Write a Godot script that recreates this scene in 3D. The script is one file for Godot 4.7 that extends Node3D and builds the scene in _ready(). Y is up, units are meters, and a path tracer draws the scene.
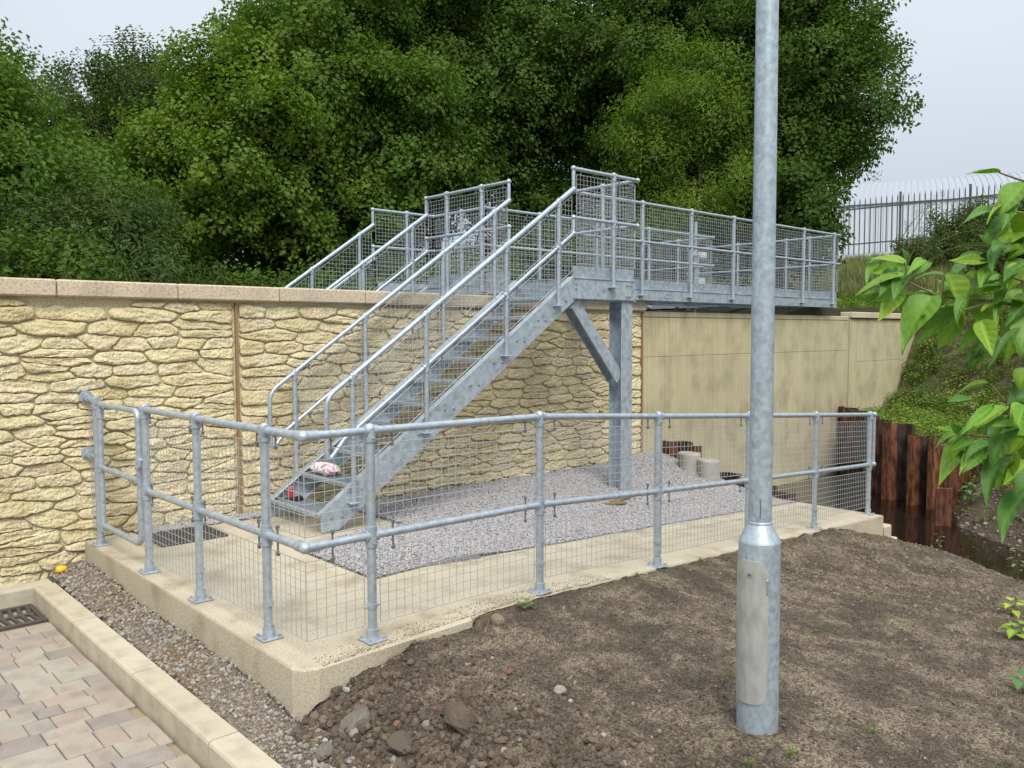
extends Node3D
# A galvanised stile bridge over a stone-faced flood wall, seen from beside a lamp post.
# x runs along the wall, -z away from the viewer through the wall, y is up; y = 0 is the concrete path.

const EYE := Vector3(0.0, 1.585, 0.0)
const FOCAL := 828.0
const WALL_Z := -6.95

var rng := RandomNumberGenerator.new()
var noise_a := FastNoiseLite.new()
var noise_b := FastNoiseLite.new()
var noise_c := FastNoiseLite.new()
var cam_basis := Basis()
var taken := {}
var M := {}

# ---------------------------------------------------------------- mesh builder
class MB:
	var V := PackedVector3Array()
	var N := PackedVector3Array()
	var C := PackedColorArray()
	var col := Color(1, 1, 1)
	var tint := false

	func tri(a: Vector3, b: Vector3, c: Vector3, na: Vector3, nb: Vector3, nc: Vector3) -> void:
		if (b - a).cross(c - a).dot(na + nb + nc) > 0.0:
			V.push_back(a); V.push_back(c); V.push_back(b)
			N.push_back(na); N.push_back(nc); N.push_back(nb)
		else:
			V.push_back(a); V.push_back(b); V.push_back(c)
			N.push_back(na); N.push_back(nb); N.push_back(nc)
		if tint:
			C.push_back(col); C.push_back(col); C.push_back(col)

	func ftri(a: Vector3, b: Vector3, c: Vector3, hint: Vector3) -> void:
		var g := (b - a).cross(c - a)
		if g.length_squared() < 1e-16:
			return
		g = g.normalized()
		if g.dot(hint) < 0.0:
			g = -g
		tri(a, b, c, g, g, g)

	func fquad(a: Vector3, b: Vector3, c: Vector3, d: Vector3, hint: Vector3) -> void:
		ftri(a, b, c, hint); ftri(a, c, d, hint)

	func box(xf: Transform3D, s: Vector3, bev := 0.0) -> void:
		var h := s * 0.5
		var b: float = minf(bev, minf(h.x, minf(h.y, h.z)) * 0.9)
		for ax in 3:
			for sg in [-1.0, 1.0]:
				var q: Array[Vector3] = []
				for w in [[-1, -1], [1, -1], [1, 1], [-1, 1]]:
					q.append(xf * bp(h, b, ax, sg, w[0], w[1]))
				var nn := Vector3.ZERO
				nn[ax] = sg
				fquad(q[0], q[1], q[2], q[3], xf.basis * nn)
		if b <= 0.0:
			return
		for ax in 3:
			var i := (ax + 1) % 3
			var j := (ax + 2) % 3
			for si in [-1.0, 1.0]:
				for sj in [-1.0, 1.0]:
					var p := [Vector3.ZERO, Vector3.ZERO, Vector3.ZERO, Vector3.ZERO]
					for k in 4:
						var v := Vector3.ZERO
						v[ax] = (h[ax] - b) * (-1.0 if k == 0 or k == 3 else 1.0)
						v[i] = si * (h[i] if k < 2 else h[i] - b)
						v[j] = sj * (h[j] - b if k < 2 else h[j])
						p[k] = xf * v
					var nn := Vector3.ZERO
					nn[i] = si; nn[j] = sj
					fquad(p[0], p[1], p[2], p[3], xf.basis * nn)
		for sx in [-1.0, 1.0]:
			for sy in [-1.0, 1.0]:
				for sz in [-1.0, 1.0]:
					var sv := Vector3(sx, sy, sz)
					ftri(xf * (sv * Vector3(h.x, h.y - b, h.z - b)), xf * (sv * Vector3(h.x - b, h.y, h.z - b)), xf * (sv * Vector3(h.x - b, h.y - b, h.z)), xf.basis * sv)

	func bp(h: Vector3, b: float, ax: int, sg: float, u: float, w: float) -> Vector3:
		var v := Vector3.ZERO
		v[ax] = sg * h[ax]
		v[(ax + 1) % 3] = u * (h[(ax + 1) % 3] - b)
		v[(ax + 2) % 3] = w * (h[(ax + 2) % 3] - b)
		return v

	func bar(a: Vector3, b: Vector3, wide: float, high: float, bev := 0.0, upv := Vector3.UP) -> void:
		var x := (b - a).normalized()
		var z := x.cross(upv).normalized()
		var y := z.cross(x)
		box(Transform3D(Basis(x, y, z), (a + b) * 0.5), Vector3((b - a).length(), high, wide), bev)

	func tube(p: PackedVector3Array, r: float, sides := 10, cap := true, r_end := -1.0) -> void:
		var n := p.size()
		if n < 2:
			return
		var re := r if r_end < 0.0 else r_end
		var t0 := (p[1] - p[0]).normalized()
		var u := t0.cross(Vector3.UP if absf(t0.y) < 0.9 else Vector3.RIGHT).normalized()
		var prev_r: Array[Vector3] = []
		var prev_n: Array[Vector3] = []
		var prev_t := t0
		for k in n:
			var t := t0
			if k == n - 1:
				t = (p[k] - p[k - 1]).normalized()
			elif k > 0:
				t = ((p[k] - p[k - 1]).normalized() + (p[k + 1] - p[k]).normalized()).normalized()
			var ax := prev_t.cross(t)
			if ax.length() > 1e-6:
				u = u.rotated(ax.normalized(), prev_t.angle_to(t))
			u = (u - t * u.dot(t)).normalized()
			prev_t = t
			var w := t.cross(u)
			var grow := 1.0
			if k > 0 and k < n - 1:
				grow = 1.0 / maxf(0.6, t.dot((p[k + 1] - p[k]).normalized()))
			var rr: float = lerpf(r, re, float(k) / (n - 1)) * (1.0 + (grow - 1.0) * 0.5)
			var ring: Array[Vector3] = []
			var nor: Array[Vector3] = []
			for s in sides:
				var a := TAU * s / sides
				var d := u * cos(a) + w * sin(a)
				ring.append(p[k] + d * rr)
				nor.append(d)
			if k > 0:
				for s in sides:
					var e := (s + 1) % sides
					tri(prev_r[s], ring[s], ring[e], prev_n[s], nor[s], nor[e])
					tri(prev_r[s], ring[e], prev_r[e], prev_n[s], nor[e], prev_n[e])
			if cap and (k == 0 or k == n - 1):
				var hn := -t if k == 0 else t
				for s in sides:
					tri(p[k], ring[s], ring[(s + 1) % sides], hn, hn, hn)
			prev_r = ring
			prev_n = nor

	func rod(a: Vector3, b: Vector3, r: float, sides := 10, cap := true, r_end := -1.0) -> void:
		tube(PackedVector3Array([a, b]), r, sides, cap, r_end)

	# profile of (radius, height) pairs turned about the y axis of xf
	func lathe(xf: Transform3D, prof: Array, sides := 24, from := 0.0, to := TAU) -> void:
		for k in prof.size() - 1:
			var a: Vector2 = prof[k]
			var b: Vector2 = prof[k + 1]
			var d := b - a
			var n2 := Vector2(d.y, -d.x).normalized()
			for s in sides:
				var t0 := lerpf(from, to, float(s) / sides)
				var t1 := lerpf(from, to, float(s + 1) / sides)
				var c0 := Vector3(cos(t0), 0, sin(t0))
				var c1 := Vector3(cos(t1), 0, sin(t1))
				var n0 := xf.basis * (c0 * n2.x + Vector3.UP * n2.y)
				var n1 := xf.basis * (c1 * n2.x + Vector3.UP * n2.y)
				var p00 := xf * (c0 * a.x + Vector3.UP * a.y)
				var p01 := xf * (c1 * a.x + Vector3.UP * a.y)
				var p10 := xf * (c0 * b.x + Vector3.UP * b.y)
				var p11 := xf * (c1 * b.x + Vector3.UP * b.y)
				if b.x > 1e-5:
					tri(p00, p10, p11, n0, n0, n1)
				if a.x > 1e-5:
					tri(p00, p11, p01, n0, n1, n1)

	func ball(at: Vector3, r: Vector3, seg := 10, rings := 6, noise: FastNoiseLite = null, amp := 0.0) -> void:
		var pts := []
		for i in rings + 1:
			var row := []
			var th := PI * i / rings
			for s in seg:
				var ph := TAU * s / seg
				var d := Vector3(sin(th) * cos(ph), cos(th), sin(th) * sin(ph))
				var k := 1.0
				if noise:
					k += amp * noise.get_noise_3dv((at * 7.0 + d) * 1.0)
				row.append([at + d * r * k, (d / r).normalized()])
			pts.append(row)
		for i in rings:
			for s in seg:
				var e := (s + 1) % seg
				var A: Array = pts[i][s]
				var B: Array = pts[i + 1][s]
				var D: Array = pts[i + 1][e]
				var E: Array = pts[i][e]
				if i < rings - 1:
					tri(A[0], B[0], D[0], A[1], B[1], D[1])
				if i > 0:
					tri(A[0], D[0], E[0], A[1], D[1], E[1])

	func mesh() -> ArrayMesh:
		var arr := []
		arr.resize(Mesh.ARRAY_MAX)
		arr[Mesh.ARRAY_VERTEX] = V
		arr[Mesh.ARRAY_NORMAL] = N
		if tint:
			arr[Mesh.ARRAY_COLOR] = C
		var m := ArrayMesh.new()
		m.add_surface_from_arrays(Mesh.PRIMITIVE_TRIANGLES, arr)
		return m

# ---------------------------------------------------------------- naming
func numbered(called: String) -> String:
	if not taken.has(called):
		taken[called] = 0
		return called
	taken[called] += 1
	return "%s_%03d" % [called, taken[called]]

func tag(o: Node, label: String, category: String, group := "") -> Node:
	o.set_meta("label", label)
	o.set_meta("category", category)
	if group != "":
		o.set_meta("group", group)
	return o

func thing(called: String, label: String, category: String, at := Vector3.ZERO, group := "") -> Node3D:
	var o := Node3D.new()
	o.name = numbered(called)
	add_child(o)
	o.position = at
	tag(o, label, category, group)
	return o

# a mesh node; parts take positions in the world and are moved into their parent's frame
func obj(called: String, m: Mesh, mat: Material, parent: Node = self, at := Vector3.ZERO) -> MeshInstance3D:
	var o := MeshInstance3D.new()
	o.mesh = m
	o.material_override = mat
	o.name = numbered(called) if parent == self else called
	parent.add_child(o, true)
	o.position = at
	o.cast_shadow = GeometryInstance3D.SHADOW_CASTING_SETTING_ON
	return o

func struct(called: String, m: Mesh, mat: Material, label: String, category: String) -> MeshInstance3D:
	var o := obj(called, m, mat)
	o.set_meta("kind", "structure")
	tag(o, label, category)
	return o

func scatter(called: String, m: Mesh, mat: Material, xfs: Array, cols: Array, parent: Node) -> MultiMeshInstance3D:
	var mm := MultiMesh.new()
	mm.transform_format = MultiMesh.TRANSFORM_3D
	mm.use_colors = true
	mm.mesh = m
	mm.instance_count = xfs.size()
	for i in xfs.size():
		mm.set_instance_transform(i, xfs[i])
		mm.set_instance_color(i, cols[i])
	var o := MultiMeshInstance3D.new()
	o.multimesh = mm
	o.material_override = mat
	o.name = numbered(called) if parent == self else called
	parent.add_child(o, true)
	return o

# direction of a pixel of the 1024 x 768 picture, scaled so that its depth is 1
func ray(px: float, py: float) -> Vector3:
	return cam_basis * Vector3((px - 512.0) / FOCAL, -(py - 384.0) / FOCAL, -1.0)

func at_depth(px: float, py: float, d: float) -> Vector3:
	return EYE + ray(px, py) * d

func smooth(a: float, b: float, x: float) -> float:
	return smoothstep(a, b, x)

func piece(tab: Array, z: float) -> float:
	if z <= tab[0][0]:
		return tab[0][1]
	for k in tab.size() - 1:
		if z <= tab[k + 1][0]:
			return lerpf(tab[k][1], tab[k + 1][1], (z - tab[k][0]) / (tab[k + 1][0] - tab[k][0]))
	return tab[-1][1]

# a path with rounded corners
func fillet(p: Array, r: float, seg := 4) -> PackedVector3Array:
	var out := PackedVector3Array()
	out.push_back(p[0])
	for k in range(1, p.size() - 1):
		var a: Vector3 = p[k - 1]
		var b: Vector3 = p[k]
		var c: Vector3 = p[k + 1]
		var da := (a - b).normalized()
		var dc := (c - b).normalized()
		var d: float = minf(r, minf((a - b).length(), (c - b).length()) * 0.49)
		for s in seg + 1:
			var t := float(s) / seg
			out.push_back((b + da * d).lerp(b, t).lerp(b.lerp(b + dc * d, t), t))
	out.push_back(p[-1])
	return out

# ---------------------------------------------------------------- textures and materials
func noise_tex(kind: int, freq: float, octaves: int, stops: Array, size := 512, seed_ := 1, as_normal := false, bump := 6.0, jitter := 1.0) -> NoiseTexture2D:
	var n := FastNoiseLite.new()
	n.noise_type = kind
	n.frequency = freq
	n.seed = seed_
	n.fractal_octaves = octaves
	n.fractal_type = FastNoiseLite.FRACTAL_FBM if octaves > 1 else FastNoiseLite.FRACTAL_NONE
	n.cellular_jitter = jitter
	if kind == FastNoiseLite.TYPE_CELLULAR:
		n.cellular_return_type = FastNoiseLite.RETURN_CELL_VALUE
	var t := NoiseTexture2D.new()
	t.width = size
	t.height = size
	t.seamless = true
	t.noise = n
	t.generate_mipmaps = false
	if as_normal:
		t.as_normal_map = true
		t.bump_strength = bump
	elif stops.size() > 0:
		var g := Gradient.new()
		var off := PackedFloat32Array()
		var cl := PackedColorArray()
		for s in stops:
			off.push_back(s[0])
			cl.push_back(s[1] if s[1] is Color else Color(s[1], s[1], s[1]))
		g.offsets = off
		g.colors = cl
		t.color_ramp = g
	return t

func lin(r: float, g: float, b: float) -> Color:
	return Color(r, g, b).linear_to_srgb()

func mat(called: String, c: Color, rough: float, metal := 0.0) -> StandardMaterial3D:
	var m := StandardMaterial3D.new()
	m.resource_name = called
	m.albedo_color = c
	m.roughness = rough
	m.metallic = metal
	M[called] = m
	return m

func tri_tex(m: StandardMaterial3D, t: Texture2D, sc: Vector3) -> void:
	m.albedo_texture = t
	m.uv1_triplanar = true
	m.uv1_world_triplanar = true
	m.uv1_scale = sc

func detail(m: StandardMaterial3D, t: Texture2D, sc: Vector3) -> void:
	m.detail_enabled = true
	m.detail_albedo = t
	m.detail_blend_mode = BaseMaterial3D.BLEND_MODE_MUL
	m.detail_uv_layer = BaseMaterial3D.DETAIL_UV_2
	m.uv2_triplanar = true
	m.uv2_world_triplanar = true
	m.uv2_scale = sc

func bump(m: StandardMaterial3D, t: Texture2D, cm: float) -> void:
	m.heightmap_enabled = true
	m.heightmap_texture = t
	m.heightmap_scale = cm

func make_materials() -> void:
	var SIMPLEX := FastNoiseLite.TYPE_SIMPLEX_SMOOTH
	var CELL := FastNoiseLite.TYPE_CELLULAR
	var grain := noise_tex(SIMPLEX, 0.06, 5, [[0.0, 0.70], [0.45, 0.92], [1.0, 1.0]], 512, 3)
	var blotch := noise_tex(SIMPLEX, 0.012, 5, [[0.0, 0.86], [0.4, 0.95], [0.6, 0.985], [1.0, 1.0]], 512, 5)
	var rock_bump := noise_tex(SIMPLEX, 0.03, 5, [], 512, 7)
	var fine_bump := noise_tex(SIMPLEX, 0.12, 4, [], 512, 8)
	var spangle := noise_tex(CELL, 0.05, 1, [[0.0, 0.88], [0.5, 0.96], [1.0, 1.0]], 512, 9)
	var zinc := noise_tex(SIMPLEX, 0.02, 4, [[0.0, 0.85], [0.4, 0.95], [0.62, 0.985], [1.0, 1.0]], 512, 10)
	# --- stone-effect concrete, coping, plain concrete
	var stone_stain := noise_tex(SIMPLEX, 0.012, 4, [[0.0, Color(0.89, 0.86, 0.80)], [0.42, Color(0.965, 0.95, 0.92)], [0.6, Color(1, 1, 1)], [1.0, Color(1, 0.98, 0.93)]], 512, 12)
	var m := mat("stone_face", lin(0.78, 0.70, 0.475), 0.9)
	m.vertex_color_use_as_albedo = true
	tri_tex(m, grain, Vector3.ONE * 1.6)
	detail(m, stone_stain, Vector3.ONE * 0.43)
	bump(m, rock_bump, 1.3)
	m = mat("stone_joint", lin(0.76, 0.675, 0.45), 0.95)
	tri_tex(m, grain, Vector3.ONE * 1.6)
	bump(m, fine_bump, 0.5)
	m = mat("coping_stone", lin(0.67, 0.575, 0.425), 0.85)
	m.vertex_color_use_as_albedo = true
	tri_tex(m, grain, Vector3.ONE * 1.1)
	detail(m, blotch, Vector3.ONE * 0.37)
	bump(m, fine_bump, 0.12)
	# run-off streaks: long in y, short in x
	var streak := noise_tex(SIMPLEX, 0.02, 4, [[0.0, Color(0.86, 0.84, 0.80)], [0.36, Color(0.95, 0.94, 0.92)], [0.55, Color(0.985, 0.98, 0.97)], [1.0, Color(1, 1, 1)]], 512, 14)
	m = mat("wall_concrete", lin(0.50, 0.46, 0.31), 0.88)
	m.vertex_color_use_as_albedo = true
	tri_tex(m, streak, Vector3(2.6, 0.06, 2.6))
	detail(m, blotch, Vector3.ONE * 0.31)
	bump(m, fine_bump, 0.1)
	var slab_stain := noise_tex(SIMPLEX, 0.014, 5, [[0.0, Color(0.80, 0.77, 0.73)], [0.34, Color(0.935, 0.92, 0.90)], [0.5, Color(0.98, 0.97, 0.96)], [1.0, Color(1, 1, 1)]], 512, 15)
	m = mat("slab_concrete", lin(0.57, 0.52, 0.40), 0.9)
	tri_tex(m, slab_stain, Vector3.ONE * 0.34)
	detail(m, grain, Vector3.ONE * 2.1)
	bump(m, fine_bump, 0.16)
	m = mat("kerb_concrete", lin(0.60, 0.545, 0.42), 0.9)
	m.vertex_color_use_as_albedo = true
	var speck := noise_tex(SIMPLEX, 0.2, 3, [[0.0, 0.62], [0.4, 0.90], [0.6, 1.0], [1.0, 1.0]], 512, 17)
	tri_tex(m, speck, Vector3.ONE * 2.2)
	detail(m, blotch, Vector3.ONE * 0.83)
	bump(m, fine_bump, 0.2)
	m = mat("paver", lin(0.44, 0.415, 0.375), 0.85)
	m.vertex_color_use_as_albedo = true
	tri_tex(m, speck, Vector3.ONE * 2.6)
	detail(m, blotch, Vector3.ONE * 0.9)
	bump(m, fine_bump, 0.25)
	m = mat("joint_sand", lin(0.36, 0.29, 0.2), 1.0)
	tri_tex(m, grain, Vector3.ONE * 3.0)
	m = mat("sealant", lin(0.27, 0.165, 0.085), 0.7)
	# --- steel
	m = mat("galvanised", lin(0.49, 0.57, 0.645), 0.42, 0.5)
	tri_tex(m, spangle, Vector3.ONE * 1.9)
	detail(m, zinc, Vector3.ONE * 1.5)
	m = mat("galvanised_plate", lin(0.49, 0.57, 0.645), 0.5, 0.5)
	tri_tex(m, spangle, Vector3.ONE * 0.9)
	detail(m, zinc, Vector3.ONE * 0.9)
	m = mat("wire", lin(0.44, 0.465, 0.49), 0.45, 0.4)
	m = mat("clip", lin(0.16, 0.175, 0.19), 0.5, 0.5)
	m = mat("bolt", lin(0.42, 0.46, 0.49), 0.4, 0.7)
	var bloom := noise_tex(SIMPLEX, 0.018, 5, [[0.0, 0.85], [0.42, 0.94], [0.56, 0.985], [1.0, 1.0]], 512, 19)
	m = mat("lamp_steel", lin(0.45, 0.545, 0.62), 0.45, 0.4)
	tri_tex(m, bloom, Vector3(4.5, 2.6, 4.5))
	detail(m, spangle, Vector3.ONE * 1.4)
	m = mat("lamp_door", lin(0.44, 0.46, 0.45), 0.5, 0.3)
	tri_tex(m, bloom, Vector3(2.6, 0.9, 2.6))
	# --- earth and gravel
	var speck_soil := noise_tex(SIMPLEX, 0.16, 3, [[0.0, 0.5], [0.42, 0.82], [0.55, 1.0], [1.0, 1.0]], 512, 22)
	var earth := noise_tex(SIMPLEX, 0.05, 5, [[0.0, 0.40], [0.42, 0.72], [0.58, 0.95], [1.0, 1.0]], 512, 21)
	m = mat("earth", Color(1, 1, 1), 1.0)
	m.vertex_color_use_as_albedo = true
	tri_tex(m, earth, Vector3.ONE * 1.9)
	detail(m, speck_soil, Vector3.ONE * 1.7)
	bump(m, fine_bump, 1.4)
	m = mat("pebble", Color(1, 1, 1), 0.92)
	m.vertex_color_use_as_albedo = true
	m = mat("rubble", Color(1, 1, 1), 0.95)
	m.vertex_color_use_as_albedo = true
	tri_tex(m, grain, Vector3.ONE * 6.0)
	bump(m, fine_bump, 0.5)
	# --- water
	m = mat("stream_water", Color(0.09, 0.06, 0.035, 0.62), 0.04)
	m.transparency = BaseMaterial3D.TRANSPARENCY_ALPHA
	m.metallic_specular = 0.5
	# --- rust
	var rust := noise_tex(SIMPLEX, 0.02, 5, [[0.0, Color(0.36, 0.30, 0.28)], [0.4, Color(0.68, 0.56, 0.50)], [0.58, Color(1.0, 0.92, 0.86)], [1.0, Color(1, 1, 1)]], 512, 23)
	for r in [["rust_orange", lin(0.235, 0.108, 0.052)], ["rust_brown", lin(0.165, 0.075, 0.042)], ["rust_dark", lin(0.07, 0.055, 0.052)]]:
		m = mat(r[0], r[1], 0.85, 0.1)
		tri_tex(m, rust, Vector3(1.6, 0.35, 1.6))
		detail(m, grain, Vector3.ONE * 2.0)
	# --- plants
	m = mat("foliage", Color(1, 1, 1), 0.7)
	m.metallic_specular = 0.28
	m.vertex_color_use_as_albedo = true
	m.backlight_enabled = true
	m.backlight = Color(0.78, 0.90, 0.36)
	m = mat("near_leaf", Color(1, 1, 1), 0.55)
	m.vertex_color_use_as_albedo = true
	m.backlight_enabled = true
	m.backlight = Color(0.62, 0.75, 0.22)
	m = mat("dry_grass", Color(1, 1, 1), 0.8)
	m.vertex_color_use_as_albedo = true
	m.backlight_enabled = true
	m.backlight = Color(0.4, 0.4, 0.2)
	m = mat("bark", lin(0.085, 0.07, 0.052), 0.95)
	tri_tex(m, grain, Vector3(3, 0.6, 3))
	m = mat("twig", lin(0.14, 0.12, 0.05), 0.8)
	# --- the shed, its fence and small things
	m = mat("shed_sheet", lin(0.60, 0.645, 0.71), 0.5)
	m.vertex_color_use_as_albedo = true
	m = mat("palisade_steel", lin(0.075, 0.085, 0.10), 0.6, 0.3)
	m = mat("cast_iron", lin(0.115, 0.105, 0.10), 0.65, 0.4)
	tri_tex(m, grain, Vector3.ONE * 4.0)
	m = mat("black_plastic", lin(0.018, 0.019, 0.021), 0.45)
	m = mat("red_paint", lin(0.42, 0.035, 0.035), 0.4)
	m = mat("film_white", lin(0.78, 0.70, 0.74), 0.25)
	m = mat("film_pink", lin(0.72, 0.28, 0.42), 0.25)
	m = mat("film_green", lin(0.42, 0.62, 0.12), 0.3)
	m = mat("film_grey", lin(0.20, 0.20, 0.24), 0.3)
	m = mat("yellow_scrap", lin(0.72, 0.46, 0.03), 0.6)
	m = mat("timber", lin(0.23, 0.16, 0.095), 0.9)
	tri_tex(m, grain, Vector3(0.6, 4, 4))
	m = mat("grey_box", lin(0.60, 0.64, 0.66), 0.5)
	m = mat("silt", lin(0.10, 0.085, 0.065), 0.9)
	m = mat("lens_glass", lin(0.6, 0.62, 0.65), 0.2)

# ---------------------------------------------------------------- lie of the land
func slab_y(x: float) -> float:
	return 0.0 if x < 3.3 else -0.071 * (x - 3.3)

func slab_front(x: float) -> float:
	return lerpf(-3.47, -3.85, clampf((x - 1.83) / 7.05, 0.0, 1.0))

func slab_back(x: float) -> float:
	return lerpf(-4.5, -4.85, clampf((x - 2.9) / 5.96, 0.0, 1.0))

const NEAR_EDGE := [[-3.9, 9.35], [-3.6, 9.62], [-3.3, 9.52], [-2.65, 9.15], [-1.6, 8.75], [0.0, 8.35], [3.0, 7.9], [14.0, 7.2], [120.0, 4.0]]
const FAR_EDGE := [[-6.95, 14.45], [-5.35, 12.52], [-4.35, 12.2], [-4.1, 11.85], [-3.9, 11.2], [-2.85, 10.35], [-1.6, 10.0], [0.0, 9.7], [3.0, 9.4], [14.0, 8.9], [120.0, 7.0]]
const BANK := [[-1.2, -0.02], [0.0, 0.02], [0.7, 0.38], [1.8, 1.9], [4.5, 2.4], [9.0, 3.1], [17.0, 4.35], [22.0, 4.9], [30.0, 5.4], [90.0, 6.5]]

func bank_y(x: float, z: float) -> float:
	var toe := 16.0 - 0.36 * clampf(z + 6.95, 0.0, 6.0) + 0.02 * maxf(0.0, z)
	return piece(BANK, x - toe)

func gravel_y(x: float, z: float) -> float:
	var t := clampf((slab_back(x) - z) / 2.4, 0.0, 1.0)
	var y := lerpf(slab_y(x) + 0.005, -0.055, smooth(0.0, 1.0, t))
	y += 0.07 * exp(-pow((x - 8.75) / 0.6, 2.0) - pow((z + 6.85) / 0.75, 2.0))
	if x < 4.2:
		y = lerpf(y, 0.012, smooth(4.2, 3.4, x))
	return y

func soil_y(x: float, z: float) -> float:
	var y := -0.045 - 0.19 * (1.0 - smooth(1.72, 2.5, x + 0.12 * noise_a.get_noise_2d(x * 1.3, z * 1.3)))
	if x > 3.0:
		y -= 0.069 * (x - 3.0)
	if z > -1.2:
		y -= 0.02 * (z + 1.2)
	var edge := smooth(0.55, 0.0, slab_front(x) * -1.0 + z)
	if z > slab_front(x) and x > 2.9:
		y = lerpf(y, slab_y(x) - 0.012, edge)
	y -= 0.17 * smooth(-3.55, -2.3, z) * smooth(5.2, 7.4, x)
	y += 0.03 * exp(-((x - 2.964) * (x - 2.964) + (z + 1.758) * (z + 1.758)) / 0.06)
	return maxf(y, -0.6)

func ground_y(x: float, z: float) -> float:
	if z < -7.1:
		var back := lerpf(0.25, 2.02, smooth(9.5, 13.4, x)) + 0.06 * noise_a.get_noise_2d(x * 0.6, z * 0.6)
		if x > 13.0:
			back = maxf(back, bank_y(x, -6.95) + 0.05 * noise_a.get_noise_2d(x, z))
		return back
	var rough := noise_a.get_noise_2d(x * 2.2, z * 2.2)
	var finer := noise_b.get_noise_2d(x * 9.0, z * 9.0)
	if x < 1.46 and z > -6.75:
		return -0.42
	if x < 1.84:
		if x < 1.56:
			return -0.32
		var y0 := lerpf(-0.15, -0.185, smooth(-6.9, -5.4, z)) - 0.05 * smooth(-4.2, -3.2, z) - 0.045 * smooth(1.78, 1.56, x)
		if z > -3.6:
			y0 = lerpf(y0, -0.235, smooth(-3.6, -3.0, z))
		return y0 + 0.022 * rough + 0.016 * finer
	if x < 9.15 and z < -4.2 and z > -7.1:
		return -0.62
	var xn := piece(NEAR_EDGE, z)
	var xf := piece(FAR_EDGE, z)
	if x < xn:
		var y := soil_y(x, z)
		var lumpy := smooth(2.95, 1.95, x) * smooth(-1.2, -2.2, z)
		var far := smooth(5.5, 7.5, x)
		y += rough * (0.014 + 0.03 * lumpy + 0.022 * far) + finer * (0.008 + 0.03 * lumpy + 0.010 * far)
		if z < slab_front(x) and z > slab_back(x) and x < 9.0:
			return minf(y, slab_y(x)) - 0.3
		if x > 7.6 and z < -2.9:
			y -= 0.16 * smooth(7.6, 9.0, x) * smooth(-2.9, -3.5, z)
		var d := xn - x
		if d < 1.5:
			var t := 1.0 - d / 1.5
			y = lerpf(y, -0.97, t * t * (0.35 + 0.65 * t))
		return y
	if x < xf:
		var w := minf(x - xn, xf - x)
		return -0.97 - minf(0.4, w * 0.55) + 0.02 * rough
	# far bank
	if z < -4.35:
		if x < xf + 0.12:
			return -1.35
		return bank_y(x, z) + 0.03 * rough + 0.02 * finer
	var rise := -0.97 + (x - xf) * 0.6
	return minf(rise, maxf(bank_y(x, z), 0.05)) + 0.05 * rough + 0.02 * finer

func ground_colour(x: float, z: float, y: float) -> Color:
	var a := noise_a.get_noise_2d(x * 1.1 + 40.0, z * 1.1)
	var b := noise_b.get_noise_2d(x * 2.7, z * 2.7 + 11.0)
	var c := noise_c.get_noise_2d(x * 16.0, z * 16.0)
	var soil := Color(0.228, 0.178, 0.124)
	var dry := Color(0.48, 0.39, 0.275)
	var dark := Color(0.115, 0.088, 0.063)
	var k := soil
	if z < -7.1:
		return Color(0.10, 0.085, 0.05).lerp(Color(0.07, 0.095, 0.03), clampf(0.5 + a, 0.0, 1.0))
	if x < 1.84:
		k = Color(0.46, 0.385, 0.30).lerp(Color(0.30, 0.25, 0.195), clampf(0.5 + 1.3 * b, 0.0, 1.0))
		k = k.lerp(Color(0.42, 0.27, 0.13), clampf((a + b) * 1.6 - 0.35, 0.0, 0.7))
		return k.lerp(Color(0.23, 0.185, 0.14), smooth(-3.7, -2.9, z))
	if x < 9.9:
		var u: float = b * 0.9 + c * 0.55 + a * 0.5
		k = soil.lerp(dry, clampf(u * 1.6 + 0.10, 0.0, 0.95)).lerp(dark, clampf(-u * 1.3 - 0.1, 0.0, 0.8))
		k = k.lerp(dark, 0.45 * smooth(2.9, 2.0, x) * smooth(-1.0, -2.0, z))
		return k.lerp(Color(0.075, 0.095, 0.025), clampf(noise_a.get_noise_2d(x * 2.0 - 9.0, z * 2.0) * 1.7 - 0.45, 0.0, 0.55))
	var g := Color(0.15, 0.18, 0.055).lerp(Color(0.26, 0.205, 0.125), clampf(0.5 + a * 1.2 + b, 0.0, 1.0))
	return g.lerp(Color(0.17, 0.125, 0.085), smooth(0.1, -0.4, y))

func ticks(segments: Array) -> PackedFloat32Array:
	var out := PackedFloat32Array()
	for s in segments:
		var n := int(ceil((s[1] - s[0]) / s[2]))
		for i in n:
			out.push_back(lerpf(s[0], s[1], float(i) / n))
	out.push_back(segments[-1][1])
	return out

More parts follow.
